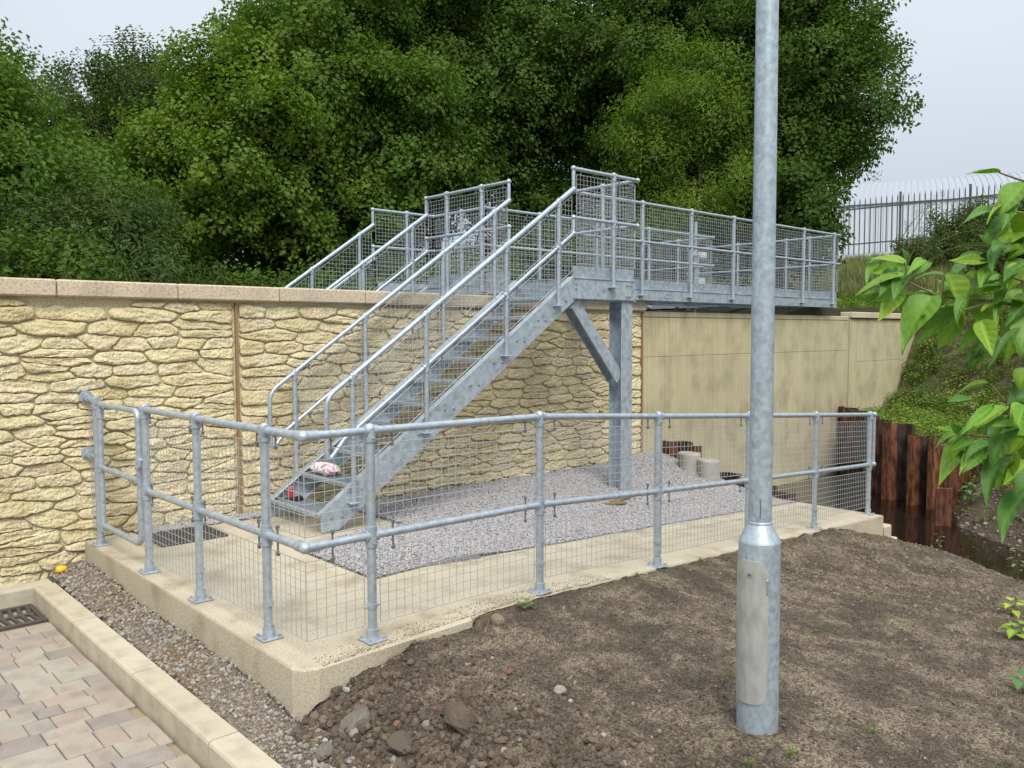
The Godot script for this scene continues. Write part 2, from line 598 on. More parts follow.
func height_sheet(xs: PackedFloat32Array, zs: PackedFloat32Array, hy: Callable, hc: Callable) -> ArrayMesh:
	var nx := xs.size()
	var nz := zs.size()
	var P := PackedVector3Array()
	var C := PackedColorArray()
	P.resize(nx * nz)
	C.resize(nx * nz)
	for j in nz:
		for i in nx:
			var y: float = hy.call(xs[i], zs[j])
			P[j * nx + i] = Vector3(xs[i], y, zs[j])
			C[j * nx + i] = hc.call(xs[i], zs[j], y)
	var N := PackedVector3Array()
	N.resize(nx * nz)
	for j in nz:
		for i in nx:
			var dx := P[j * nx + mini(i + 1, nx - 1)] - P[j * nx + maxi(i - 1, 0)]
			var dz := P[mini(j + 1, nz - 1) * nx + i] - P[maxi(j - 1, 0) * nx + i]
			N[j * nx + i] = dz.cross(dx).normalized()
	var I := PackedInt32Array()
	I.resize((nx - 1) * (nz - 1) * 6)
	var k := 0
	for j in nz - 1:
		for i in nx - 1:
			var a := j * nx + i
			I[k] = a; I[k + 1] = a + 1; I[k + 2] = a + nx
			I[k + 3] = a + 1; I[k + 4] = a + nx + 1; I[k + 5] = a + nx
			k += 6
	var arr := []
	arr.resize(Mesh.ARRAY_MAX)
	arr[Mesh.ARRAY_VERTEX] = P
	arr[Mesh.ARRAY_NORMAL] = N
	arr[Mesh.ARRAY_COLOR] = C
	arr[Mesh.ARRAY_INDEX] = I
	var m := ArrayMesh.new()
	m.add_surface_from_arrays(Mesh.PRIMITIVE_TRIANGLES, arr)
	return m

func stone_mesh(seed_: int, flat: float, seg := 7, rings := 5) -> ArrayMesh:
	var n := FastNoiseLite.new()
	n.seed = seed_
	n.frequency = 0.9
	var r := RandomNumberGenerator.new()
	r.seed = seed_
	var mb := MB.new()
	# cut a ball by a few planes so that it has faces like broken stone
	var cuts := []
	for k in 7:
		cuts.append([Vector3(r.randf_range(-1, 1), r.randf_range(-1, 1), r.randf_range(-1, 1)).normalized(), r.randf_range(0.55, 0.85)])
	var pts := []
	for i in rings + 1:
		var row := []
		var th := PI * i / rings
		for s in seg:
			var ph := TAU * (s + 0.5 * (i % 2)) / seg
			var d := Vector3(sin(th) * cos(ph), cos(th), sin(th) * sin(ph))
			var p := d * (1.0 + 0.18 * n.get_noise_3dv(d * 2.0))
			for c in cuts:
				var over: float = p.dot(c[0]) - c[1]
				if over > 0.0:
					p -= c[0] * over
			row.append(p * Vector3(1.0, flat, 0.8))
		pts.append(row)
	for i in rings:
		for s in seg:
			var e := (s + 1) % seg
			if i < rings - 1:
				mb.ftri(pts[i][s], pts[i + 1][s], pts[i + 1][e], pts[i][s] + pts[i + 1][e])
			if i > 0:
				mb.ftri(pts[i][s], pts[i + 1][e], pts[i][e], pts[i][s] + pts[i + 1][e])
	return mb.mesh()

func random_turn() -> Basis:
	return Basis.from_euler(Vector3(rng.randf() * TAU, rng.randf() * TAU, rng.randf() * TAU))

func build_ground() -> void:
	var xs := ticks([[-420.0, -40.0, 60.0], [-40.0, -4.0, 4.0], [-4.0, 1.2, 0.4], [1.2, 6.2, 0.024], [6.2, 9.9, 0.04], [9.9, 14.0, 0.1], [14.0, 24.0, 0.25], [24.0, 60.0, 2.0], [60.0, 420.0, 60.0]])
	var zs := ticks([[-420.0, -60.0, 60.0], [-60.0, -20.0, 2.0], [-20.0, -7.6, 0.4], [-7.6, -6.7, 0.06], [-6.7, -4.2, 0.05], [-4.2, -0.4, 0.024], [-0.4, 3.0, 0.1], [3.0, 40.0, 3.0], [40.0, 420.0, 60.0]])
	struct("ground", height_sheet(xs, zs, ground_y, ground_colour), M.earth, "bare brown soil rising to a weedy bank beyond the stream", "ground")

func in_slab(x: float, z: float) -> bool:
	return (x > 1.8 and x < 2.9 and z < -3.46) or (x > 2.9 and x < 4.1 and z < (-5.5 - 0.3 * (x - 2.9) if x < 3.3 else -5.62 - 0.295 * (x - 3.3))) or (x > 2.9 and x < 8.9 and z < slab_front(x) + 0.01 and z > slab_back(x))

func prism(poly: Array, top: Callable, low: float, bev := 0.012) -> ArrayMesh:
	# poly: corners (x, z) in order; the rim of the top is chamfered
	var mb := MB.new()
	var n := poly.size()
	var mid := Vector2.ZERO
	for p in poly:
		mid += p / n
	var inner := []
	for k in n:
		var p: Vector2 = poly[k]
		inner.append(p + (mid - p).normalized() * bev * 1.4)
	for k in n:
		var a: Vector2 = poly[k]
		var b: Vector2 = poly[(k + 1) % n]
		var ai: Vector2 = inner[k]
		var bi: Vector2 = inner[(k + 1) % n]
		var out := Vector3((a + b).x * 0.5 - mid.x, 0, (a + b).y * 0.5 - mid.y)
		var ya: float = top.call(a.x)
		var yb: float = top.call(b.x)
		mb.fquad(Vector3(a.x, low, a.y), Vector3(b.x, low, b.y), Vector3(b.x, yb - bev, b.y), Vector3(a.x, ya - bev, a.y), out)
		mb.fquad(Vector3(a.x, ya - bev, a.y), Vector3(b.x, yb - bev, b.y), Vector3(bi.x, top.call(bi.x), bi.y), Vector3(ai.x, top.call(ai.x), ai.y), out + Vector3.UP)
	var flat := PackedVector2Array()
	for p in inner:
		flat.push_back(p)
	var idx := Geometry2D.triangulate_polygon(flat)
	for t in range(0, idx.size(), 3):
		var q := []
		for s in 3:
			var p := flat[idx[t + s]]
			q.append(Vector3(p.x, top.call(p.x), p.y))
		mb.ftri(q[0], q[1], q[2], Vector3.UP)
	return mb.mesh()

func build_slab() -> void:
	var s := Node3D.new()
	s.name = "pavement"
	add_child(s)
	s.set_meta("kind", "structure")
	tag(s, "pale concrete path bent round the gravel, carrying the railing", "path")
	# the corner is knocked off
	obj("slab", prism([Vector2(1.83, -6.9), Vector2(2.9, -6.9), Vector2(2.9, -3.50), Vector2(1.93, -3.475), Vector2(1.865, -3.50), Vector2(1.83, -3.56)], slab_y, -0.36), M.slab_concrete, s)
	obj("slab", prism([Vector2(2.904, -6.9), Vector2(4.08, -6.9), Vector2(4.08, -5.85), Vector2(3.3, -5.62), Vector2(2.904, -5.5)], slab_y, -0.3, 0.006), M.slab_concrete, s)
	var cuts := [2.904, 5.6, 9.02]
	for k in 2:
		var a: float = cuts[k]
		var b: float = cuts[k + 1] - 0.004
		var poly := []
		var mids := [a, b] if k == 1 else [a, 3.3, b]
		for x in mids:
			poly.append(Vector2(x, slab_front(x)))
		mids.reverse()
		for x in mids:
			poly.append(Vector2(x, slab_back(x)))
		obj("slab", prism(poly, slab_y, -1.2 if k == 1 else -0.45), M.slab_concrete, s)
	for k in 3:
		var y: float = -0.53 - 0.17 * k
		var x0: float = 9.024 + 0.17 * k
		var mb := MB.new()
		mb.box(Transform3D(Basis(), Vector3(x0 + 0.084, (y - 1.3) * 0.5, -4.33)), Vector3(0.168, y + 1.3, 1.0), 0.012)
		obj("step", mb.mesh(), M.slab_concrete, s)

func build_gravel() -> void:
	var xs := ticks([[2.2, 9.16, 0.06]])
	var zs := ticks([[-6.94, -4.42, 0.06]])
	var hy := func(x: float, z: float) -> float:
		if x < 2.88 and not z < -6.74 or (in_slab(x, z - 0.05) and in_slab(x, z + 0.03) and z < -5.0 and x < 4.05 and not (z < -6.74 and x < 3.3)):
			return -0.1
		var y := gravel_y(x, z)
		if z > slab_back(x) + 0.02:
			y -= 0.06
		if x > 8.95:
			y -= (x - 8.95) * 3.0
		return y + 0.006 * noise_b.get_noise_2d(x * 14.0, z * 14.0)
	var hc := func(x: float, z: float, _y: float) -> Color:
		var t: float = 0.5 + noise_a.get_noise_2d(x * 1.4, z * 1.4)
		return Color(0.33, 0.325, 0.33).lerp(Color(0.43, 0.405, 0.37), clampf(t, 0.0, 1.0))
	var bed := struct("gravel_bed", height_sheet(xs, zs, hy, hc), M.earth, "bed of grey crushed gravel between the path and the stone wall", "gravel")
	var shapes := [stone_mesh(11, 0.7, 6, 4), stone_mesh(12, 0.6, 6, 4), stone_mesh(13, 0.8, 6, 4)]
	for s in 3:
		var xf := []
		var cl := []
		for k in 30000:
			var x := rng.randf_range(2.89, 9.0)
			var z := rng.randf_range(-6.9, -4.45)
			if k < 500:
				x = rng.randf_range(2.2, 3.3); z = rng.randf_range(-6.92, -6.74)
			elif z > slab_back(x) + 0.02 or in_slab(x, z):
				if rng.randf() > 0.012 or z > -4.3:
					continue
			var y: float = hy.call(x, z) if not in_slab(x, z) or k < 500 else slab_y(x)
			var r := rng.randf_range(0.005, 0.0115)
			xf.append(Transform3D(random_turn().scaled(Vector3.ONE * r), Vector3(x, y + r * 0.3, z)))
			var g := rng.randf_range(0.26, 0.43)
			var w := rng.randf_range(-0.02, 0.05)
			cl.append(Color(g + w, g + w * 0.4, g + 0.015))
		var o := scatter("gravel_stones", shapes[s], M.pebble, xf, cl, bed)
		o.set_meta("kind", "stuff")

func build_stream() -> void:
	var mb := MB.new()
	# the sheet of water fills the channel
	var zs := [-6.94, -5.5, -4.35, -4.1, -3.9, -3.6, -3.3, -2.85, -2.65, -1.6, 0.0, 3.0, 14.0, 60.0]
	for k in zs.size() - 1:
		var q := []
		for z in [zs[k], zs[k + 1]]:
			var a: float = piece(NEAR_EDGE, z) - 0.25 if z > -3.85 else 9.0
			var b: float = piece(FAR_EDGE, z) + (0.4 if z > -4.3 else 0.06)
			q.append([Vector3(a, -0.9, z), Vector3(b, -0.9, z)])
		mb.fquad(q[0][0], q[0][1], q[1][1], q[1][0], Vector3.UP)
	struct("stream", mb.mesh(), M.stream_water, "still dark brown stream below the rusty sheet piles", "stream")

func build_crumbs() -> void:
	# loose matter on the soil: clods, stones and chips
	var g: MeshInstance3D = get_node("ground")
	var shapes := [stone_mesh(31, 0.75, 7, 5), stone_mesh(32, 0.55, 7, 5), stone_mesh(33, 0.9, 7, 5)]
	for s in 3:
		var xf := []
		var cl := []
		# rubble strip behind the kerb
		for k in 3600:
			var x := rng.randf_range(1.54, 1.84)
			var z := rng.randf_range(-6.85, -2.6)
			var r := 0.0025 + 0.016 * pow(rng.randf(), 6.0)
			xf.append(Transform3D(random_turn().scaled(Vector3.ONE * r), Vector3(x, ground_y(x, z) + r * 0.25, z)))
			var v := rng.randf_range(0.28, 0.55)
			cl.append(Color(v * 1.06, v * 0.91, v * 0.73) if rng.randf() < 0.65 else Color(v, v * 0.97, v * 0.93))
		# soil in front of the path
		for k in 20000:
			var x := 1.75 + 7.2 * pow(rng.randf(), 1.5)
			var z := rng.randf_range(-3.75, -0.5)
			if z < slab_front(x) + 0.01:
				continue
			var near := smooth(3.0, 1.9, x)
			if near < 0.1 and rng.randf() < 0.2:
				continue
			var r := 0.003 + (0.008 + 0.022 * near) * pow(rng.randf(), 6.0)
			xf.append(Transform3D(random_turn().scaled(Vector3.ONE * r), Vector3(x, ground_y(x, z) + r * 0.2, z)))
			var v := rng.randf_range(0.08, 0.21)
			var kind := rng.randf()
			if kind > 0.955:
				cl.append(Color(0.42, 0.39, 0.34) * rng.randf_range(0.7, 1.1))
			elif kind > 0.945:
				cl.append(Color(0.3, 0.17, 0.11))
			else:
				cl.append(Color(v * 1.1, v * 0.85, v * 0.62))
		# soil trodden and washed on to the rim of the path
		for k in 1600:
			var x := rng.randf_range(1.95, 4.2)
			var z: float = slab_front(x) - 0.16 * pow(rng.randf(), 2.0) - 0.004
			var r := 0.0012 + 0.004 * pow(rng.randf(), 4.0)
			xf.append(Transform3D(random_turn().scaled(Vector3(r, r * 0.6, r)), Vector3(x, slab_y(x) + r * 0.2, z)))
			cl.append(Color(0.2, 0.16, 0.115) * rng.randf_range(0.6, 1.4))
		# near bank
		for k in 2500:
			var x := rng.randf_range(5.5, 9.4)
			var z := rng.randf_range(-3.7, -0.8)
			if z < slab_front(x) + 0.01:
				continue
			var r := 0.004 + 0.016 * pow(rng.randf(), 5.0)
			xf.append(Transform3D(random_turn().scaled(Vector3.ONE * r), Vector3(x, ground_y(x, z) + r * 0.2, z)))
			cl.append(Color(0.24, 0.19, 0.135) * rng.randf_range(0.5, 1.5))
		# far bank
		for k in 3000:
			var x := rng.randf_range(10.3, 16.0)
			var z := rng.randf_range(-6.8, -1.5)
			if z < -4.4 and x < piece(FAR_EDGE, z) + 0.2:
				continue
			var r := 0.01 + 0.035 * pow(rng.randf(), 4.0)
			if z > -4.35 and x < piece(FAR_EDGE, z) + 0.1:
				continue
			xf.append(Transform3D(random_turn().scaled(Vector3.ONE * r), Vector3(x, ground_y(x, z) + r * 0.2, z)))
			var v := rng.randf_range(0.12, 0.4)
			cl.append(Color(v, v * 0.9, v * 0.77))
		var o := scatter("soil_crumbs", shapes[s], M.rubble, xf, cl, g)
		o.set_meta("kind", "stuff")
	# straw and twig litter
	var mb := MB.new()
	mb.tint = true
	for k in 900:
		var x := 1.9 + 6.5 * pow(rng.randf(), 1.3)
		var z := rng.randf_range(-3.6, -0.6)
		if z < slab_front(x) + 0.02:
			continue
		var a := rng.randf() * TAU
		var l := rng.randf_range(0.015, 0.06)
		var p := Vector3(x, ground_y(x, z) + 0.004, z)
		var e := p + Vector3(cos(a) * l, rng.randf_range(0.0, 0.012), sin(a) * l)
		e.y = maxf(e.y, ground_y(e.x, e.z) + 0.003)
		mb.col = Color(0.38, 0.30, 0.19) * rng.randf_range(0.5, 1.15)
		mb.rod(p, e, rng.randf_range(0.0008, 0.0018), 4, false)
	obj("straw_litter", mb.mesh(), M.rubble, g).set_meta("kind", "stuff")

# ---------------------------------------------------------------- walls
func clip_half(poly: PackedVector2Array, mid: Vector2, nrm: Vector2) -> PackedVector2Array:
	var out := PackedVector2Array()
	var n := poly.size()
	for k in n:
		var a := poly[k]
		var b := poly[(k + 1) % n]
		var da := (a - mid).dot(nrm)
		var db := (b - mid).dot(nrm)
		if da <= 0.0:
			out.push_back(a)
		if (da < 0.0 and db > 0.0) or (da > 0.0 and db < 0.0):
			out.push_back(a.lerp(b, da / (da - db)))
	return out

# outline of one cast stone: inset, rounded and made uneven
func stone_outline(cell: PackedVector2Array, gap: float, count: int) -> PackedVector2Array:
	var n := cell.size()
	var mid := Vector2.ZERO
	for p in cell:
		mid += p / n
	var q := cell
	for k in n:
		var a := cell[k]
		var b := cell[(k + 1) % n]
		var nr := Vector2((b - a).y, -(b - a).x).normalized()
		if nr.dot(mid - a) > 0.0:
			nr = -nr
		q = clip_half(q, a - nr * gap * rng.randf_range(0.6, 1.5), nr)
	if q.size() < 3:
		return PackedVector2Array()
	for rep in 2:
		var c := PackedVector2Array()
		for k in q.size():
			var a := q[k]
			var b := q[(k + 1) % q.size()]
			c.push_back(a.lerp(b, 0.08 if rep == 0 else 0.25))
			c.push_back(a.lerp(b, 0.92 if rep == 0 else 0.75))
		q = c
	# resample evenly
	var total := 0.0
	for k in q.size():
		total += q[k].distance_to(q[(k + 1) % q.size()])
	var out := PackedVector2Array()
	var step := total / count
	var acc := 0.0
	var want := 0.0
	for k in q.size():
		var a := q[k]
		var b := q[(k + 1) % q.size()]
		var l := a.distance_to(b)
		while want <= acc + l and out.size() < count:
			var p := a.lerp(b, (want - acc) / maxf(l, 1e-6))
			p += Vector2(noise_c.get_noise_2d(p.x * 34.0, p.y * 34.0), noise_c.get_noise_2d(p.x * 34.0 + 90.0, p.y * 34.0)) * 0.009
			out.push_back(p)
			want += step
		acc += l
	return out

func rock_height(p: Vector2, lay: float, turn: float) -> float:
	# bedding planes run through each stone at its own angle
	var q := p.rotated(turn)
	var ridge := absf(noise_b.get_noise_2d(q.x * 3.5 + lay * 31.0, q.y * 17.0))
	var lump := noise_a.get_noise_2d(p.x * 6.0 + lay * 11.0, p.y * 9.0)
	var chip := noise_c.get_noise_2d(q.x * 22.0, q.y * 44.0 + lay * 7.0)
	return lump * 0.012 - ridge * 0.017 + chip * 0.004

func cast_stone(outline: PackedVector2Array, origin: Vector2, lay: float) -> ArrayMesh:
	var n := outline.size()
	var mid := Vector2.ZERO
	for p in outline:
		mid += p / n
	var size := 0.0
	var lo := outline[0].y
	var hi := outline[0].y
	for p in outline:
		size = maxf(size, p.distance_to(mid))
		lo = minf(lo, p.y)
		hi = maxf(hi, p.y)
	var tilt := Vector2(rng.randf_range(-0.10, 0.10), rng.randf_range(-0.30, 0.04))
	var turn := rng.randf_range(-0.5, 0.5)
	var proud := rng.randf_range(0.012, 0.030)
	var shade := rng.randf_range(0.92, 1.05)
	var colour := Color(shade, shade * rng.randf_range(0.965, 1.015), shade * rng.randf_range(0.9, 1.05))
	# rings from the joint to the middle: (share of the way in, height)
	var rings := [[0.0, -0.045], [0.0, 0.25], [0.05, 0.75], [0.13, 0.95], [0.26, 1.0], [0.42, 1.0], [0.6, 1.0], [0.8, 1.0]]
	var P := PackedVector3Array()
	var C := PackedColorArray()
	for r in rings.size():
		for k in n:
			var p := outline[k].lerp(mid, rings[r][0])
			if r == 1:
				p = outline[k].lerp(mid, 0.012)
			var h: float = rings[r][1] if r == 0 else proud * float(rings[r][1])
			if r >= 1 and r < 5:
				# the upper rim dies away under the stone above, the lower rim stands proud
				h *= lerpf(1.0, [0.0, 0.3, 0.45, 0.65, 0.85][r], clampf((p.y - mid.y) / maxf(hi - mid.y, 0.01) * 1.15, 0.0, 1.0))
			if r > 1:
				var inn := clampf(float(rings[r][0]) * 5.0, 0.4, 1.0)
				h += (rock_height(p + origin, lay, turn) + tilt.dot(p - mid) * 0.6) * inn
			P.push_back(Vector3(p.x, p.y, maxf(h, -0.05)))
			C.push_back(colour)
	P.push_back(Vector3(mid.x, mid.y, proud + rock_height(mid + origin, lay, turn)))
	C.push_back(colour)
	var I := PackedInt32Array()
	for r in rings.size() - 1:
		for k in n:
			var e := (k + 1) % n
			I.append_array(PackedInt32Array([r * n + k, (r + 1) * n + k, (r + 1) * n + e, r * n + k, (r + 1) * n + e, r * n + e]))
	var last := (rings.size() - 1) * n
	for k in n:
		I.append_array(PackedInt32Array([last + k, P.size() - 1, last + (k + 1) % n]))
	# make every face look out of the wall
	var N := PackedVector3Array()
	N.resize(P.size())
	for t in range(0, I.size(), 3):
		var g := (P[I[t + 1]] - P[I[t]]).cross(P[I[t + 2]] - P[I[t]])
		if g.z > 0.0:
			var w := I[t + 1]
			I[t + 1] = I[t + 2]
			I[t + 2] = w
		else:
			g = -g
		for s in 3:
			N[I[t + s]] += g
	for k in N.size():
		N[k] = N[k].normalized()
	var arr := []
	arr.resize(Mesh.ARRAY_MAX)
	arr[Mesh.ARRAY_VERTEX] = P
	arr[Mesh.ARRAY_NORMAL] = N
	arr[Mesh.ARRAY_COLOR] = C
	arr[Mesh.ARRAY_INDEX] = I
	var m := ArrayMesh.new()
	m.add_surface_from_arrays(Mesh.PRIMITIVE_TRIANGLES, arr)
	return m

func stone_cells(x0: float, x1: float, y0: float, y1: float) -> Array:
	# seeds in uneven courses; Voronoi cells in a space stretched upwards give long flat stones
	var seeds := []
	var y := y0 + 0.03
	while y < y1:
		var high := rng.randf_range(0.07, 0.135)
		var x := x0 - rng.randf_range(0.0, 0.3)
		while x < x1 + 0.1:
			var wide := high * rng.randf_range(1.7, 5.2)
			if wide > 0.36 and rng.randf() < 0.22:
				seeds.append(Vector2(x + wide * 0.5, y + high * 0.25))
				seeds.append(Vector2(x + wide * 0.5 + rng.randf_range(-0.1, 0.1), y + high * 0.78))
			else:
				seeds.append(Vector2(x + wide * 0.5, y + high * 0.5 + rng.randf_range(-0.022, 0.022)))
			x += wide
		y += high
	seeds = seeds.filter(func(p): return p.x > x0 + 0.05 and p.x < x1 - 0.05)
	var K := 3.6
	var out := []
	for i in seeds.size():
		var s: Vector2 = seeds[i]
		var cell := PackedVector2Array([Vector2(maxf(x0, s.x - 0.6), maxf(y0, s.y - 0.3)), Vector2(minf(x1, s.x + 0.6), maxf(y0, s.y - 0.3)), Vector2(minf(x1, s.x + 0.6), minf(y1, s.y + 0.3)), Vector2(maxf(x0, s.x - 0.6), minf(y1, s.y + 0.3))])
		for k in range(4):
			pass
		if s.x < x0 or s.x > x1 or s.y > y1:
			# keep a seed just outside as a neighbour only
			continue
		for j in seeds.size():
			if j == i:
				continue
			var d: Vector2 = seeds[j] - s
			if absf(d.x) > 1.2 or absf(d.y) > 0.55:
				continue
			cell = clip_half(cell, s + d * 0.5, Vector2(d.x, d.y * K * K))
			if cell.size() < 3:
				break
		if cell.size() >= 3:
			out.append(cell)
	return out

func build_stone_wall() -> void:
	var w := thing("stone_wall", "long buff flood wall faced with cast stones under a pale coping", "wall", Vector3(0, 0, 0))
	var mb := MB.new()
	mb.box(Transform3D(Basis(), Vector3(0.0, 0.62, -7.165)), Vector3(17.44, 2.52, 0.41))
	obj("core", mb.mesh(), M.stone_joint, w)
	# columns of panels; a movement joint at x = 3.11, faint mould lines in between
	var found := []
	var bounds := [[-2.6, 3.085], [3.135, 8.69]]
	for b in bounds:
		for cell in stone_cells(b[0], b[1], -0.3, 1.86):
			var mid := Vector2.ZERO
			for p in cell:
				mid += p / cell.size()
			var area := 0.0
			for k in cell.size():
				area += cell[k].cross(cell[(k + 1) % cell.size()]) * 0.5
			var dist := Vector3(mid.x, mid.y, WALL_Z).distance_to(EYE)
			found.append([absf(area) / (dist * dist) * (1.0 if mid.x > 1.1 and mid.y > -0.22 else 0.02), cell, mid])
	found.sort_custom(func(a, b): return a[0] > b[0])
	var rest := MB.new()
	rest.tint = true
	var made := 0
	for f in found:
		var line := stone_outline(f[1], 0.0024, 28)
		if line.size() < 12:
			continue
		var own := PackedVector2Array()
		for p in line:
			own.push_back(p - f[2])
		var m := cast_stone(own, f[2], rng.randf() * 9.0)
		if made < 300:
			obj("stone", m, M.stone_face, w, Vector3(f[2].x, f[2].y, WALL_Z))
			made += 1
		else:
			var arr := m.surface_get_arrays(0)
			var P: PackedVector3Array = arr[Mesh.ARRAY_VERTEX]
			var N: PackedVector3Array = arr[Mesh.ARRAY_NORMAL]
			var I: PackedInt32Array = arr[Mesh.ARRAY_INDEX]
			rest.col = arr[Mesh.ARRAY_COLOR][0]
			var o := Vector3(f[2].x, f[2].y, WALL_Z)
			for t in range(0, I.size(), 3):
				rest.tri(P[I[t]] + o, P[I[t + 1]] + o, P[I[t + 2]] + o, N[I[t]], N[I[t + 1]], N[I[t + 2]])
	if rest.V.size() > 0:
		obj("small_stones", rest.mesh(), M.stone_face, w).set_meta("kind", "stuff")
	# sealant of the movement joint and the flat margin at the end of the facing
	mb = MB.new()
	mb.box(Transform3D(Basis(), Vector3(3.11, 0.78, -6.95)), Vector3(0.02, 2.16, 0.05), 0.004)
	obj("joint_sealant", mb.mesh(), M.sealant, w)
	mb = MB.new()
	mb.box(Transform3D(Basis(), Vector3(8.70, 0.78, -6.95)), Vector3(0.022, 2.16, 0.06), 0.004)
	obj("joint_sealant", mb.mesh(), M.sealant, w)
	# coping: each length is a stone of its own
	var x := -2.8
	while x < 8.6:
		var l := minf(0.9, 8.72 - x)
		mb = MB.new()
		mb.tint = true
		var v := rng.randf_range(0.92, 1.05)
		mb.col = Color(v, v * rng.randf_range(0.97, 1.01), v * rng.randf_range(0.95, 1.03))
		mb.box(Transform3D(Basis.from_euler(Vector3(0, rng.randf_range(-0.002, 0.002), 0)), Vector3(x + l * 0.5, 1.945 + rng.randf_range(-0.002, 0.002), -7.14)), Vector3(l - 0.007, 0.13, 0.52), 0.012)
		obj("coping_stone", mb.mesh(), M.coping_stone, w)
		x += l

func build_plain_wall() -> void:
	var w := thing("concrete_wall", "plain buff concrete flood wall with formwork lines under the bridge", "wall")
	var mb := MB.new()
	mb.box(Transform3D(Basis(), Vector3(13.45, 0.2, -7.17)), Vector3(9.44, 3.2, 0.38))
	obj("core", mb.mesh(), M.stone_joint, w)
	# cast lifts and bays with recessed board joints
	var cols := [8.73, 9.30, 11.30, 13.1, 14.62]
	for k in cols.size() - 1:
		for r in [[-1.35, 1.27], [1.27, 1.80]]:
			mb = MB.new()
			mb.tint = true
			var v := rng.randf_range(0.94, 1.04)
			mb.col = Color(v, v, v * rng.randf_range(0.95, 1.02))
			var a: float = cols[k] + 0.004
			var b: float = cols[k + 1] - 0.004
			mb.box(Transform3D(Basis(), Vector3((a + b) * 0.5, (r[0] + r[1]) * 0.5, -6.965 + rng.randf_range(-0.002, 0.002))), Vector3(b - a, r[1] - r[0] - 0.004, 0.05), 0.003)
			obj("panel", mb.mesh(), M.wall_concrete, w)
	mb = MB.new()
	mb.tint = true
	mb.box(Transform3D(Basis(), Vector3(11.68, 1.84, -7.16)), Vector3(5.88, 0.075, 0.44), 0.01)
	obj("wall_head", mb.mesh(), M.wall_concrete, w)
	var more := [14.66, 14.95, 16.35, 18.15]
	for k in 3:
		for r in ([[-1.35, 1.84]] if k == 0 else [[-1.35, 1.05], [1.05, 1.84]]):
			mb = MB.new()
			mb.tint = true
			var v := rng.randf_range(1.08, 1.16)
			mb.col = Color(v, v * 0.99, v * 1.02)
			var a: float = more[k] + 0.004
			var b: float = more[k + 1] - 0.004
			mb.box(Transform3D(Basis(), Vector3((a + b) * 0.5, (r[0] + r[1]) * 0.5, -6.965)), Vector3(b - a, r[1] - r[0] - 0.004, 0.05), 0.003)
			obj("panel", mb.mesh(), M.wall_concrete, w)
	for k in 4:
		mb = MB.new()
		mb.tint = true
		mb.box(Transform3D(Basis(), Vector3(14.66 + 0.44 + k * 0.88, 1.905, -7.14)), Vector3(0.873, 0.11, 0.5), 0.01)
		obj("coping_stone", mb.mesh(), M.coping_stone, w)

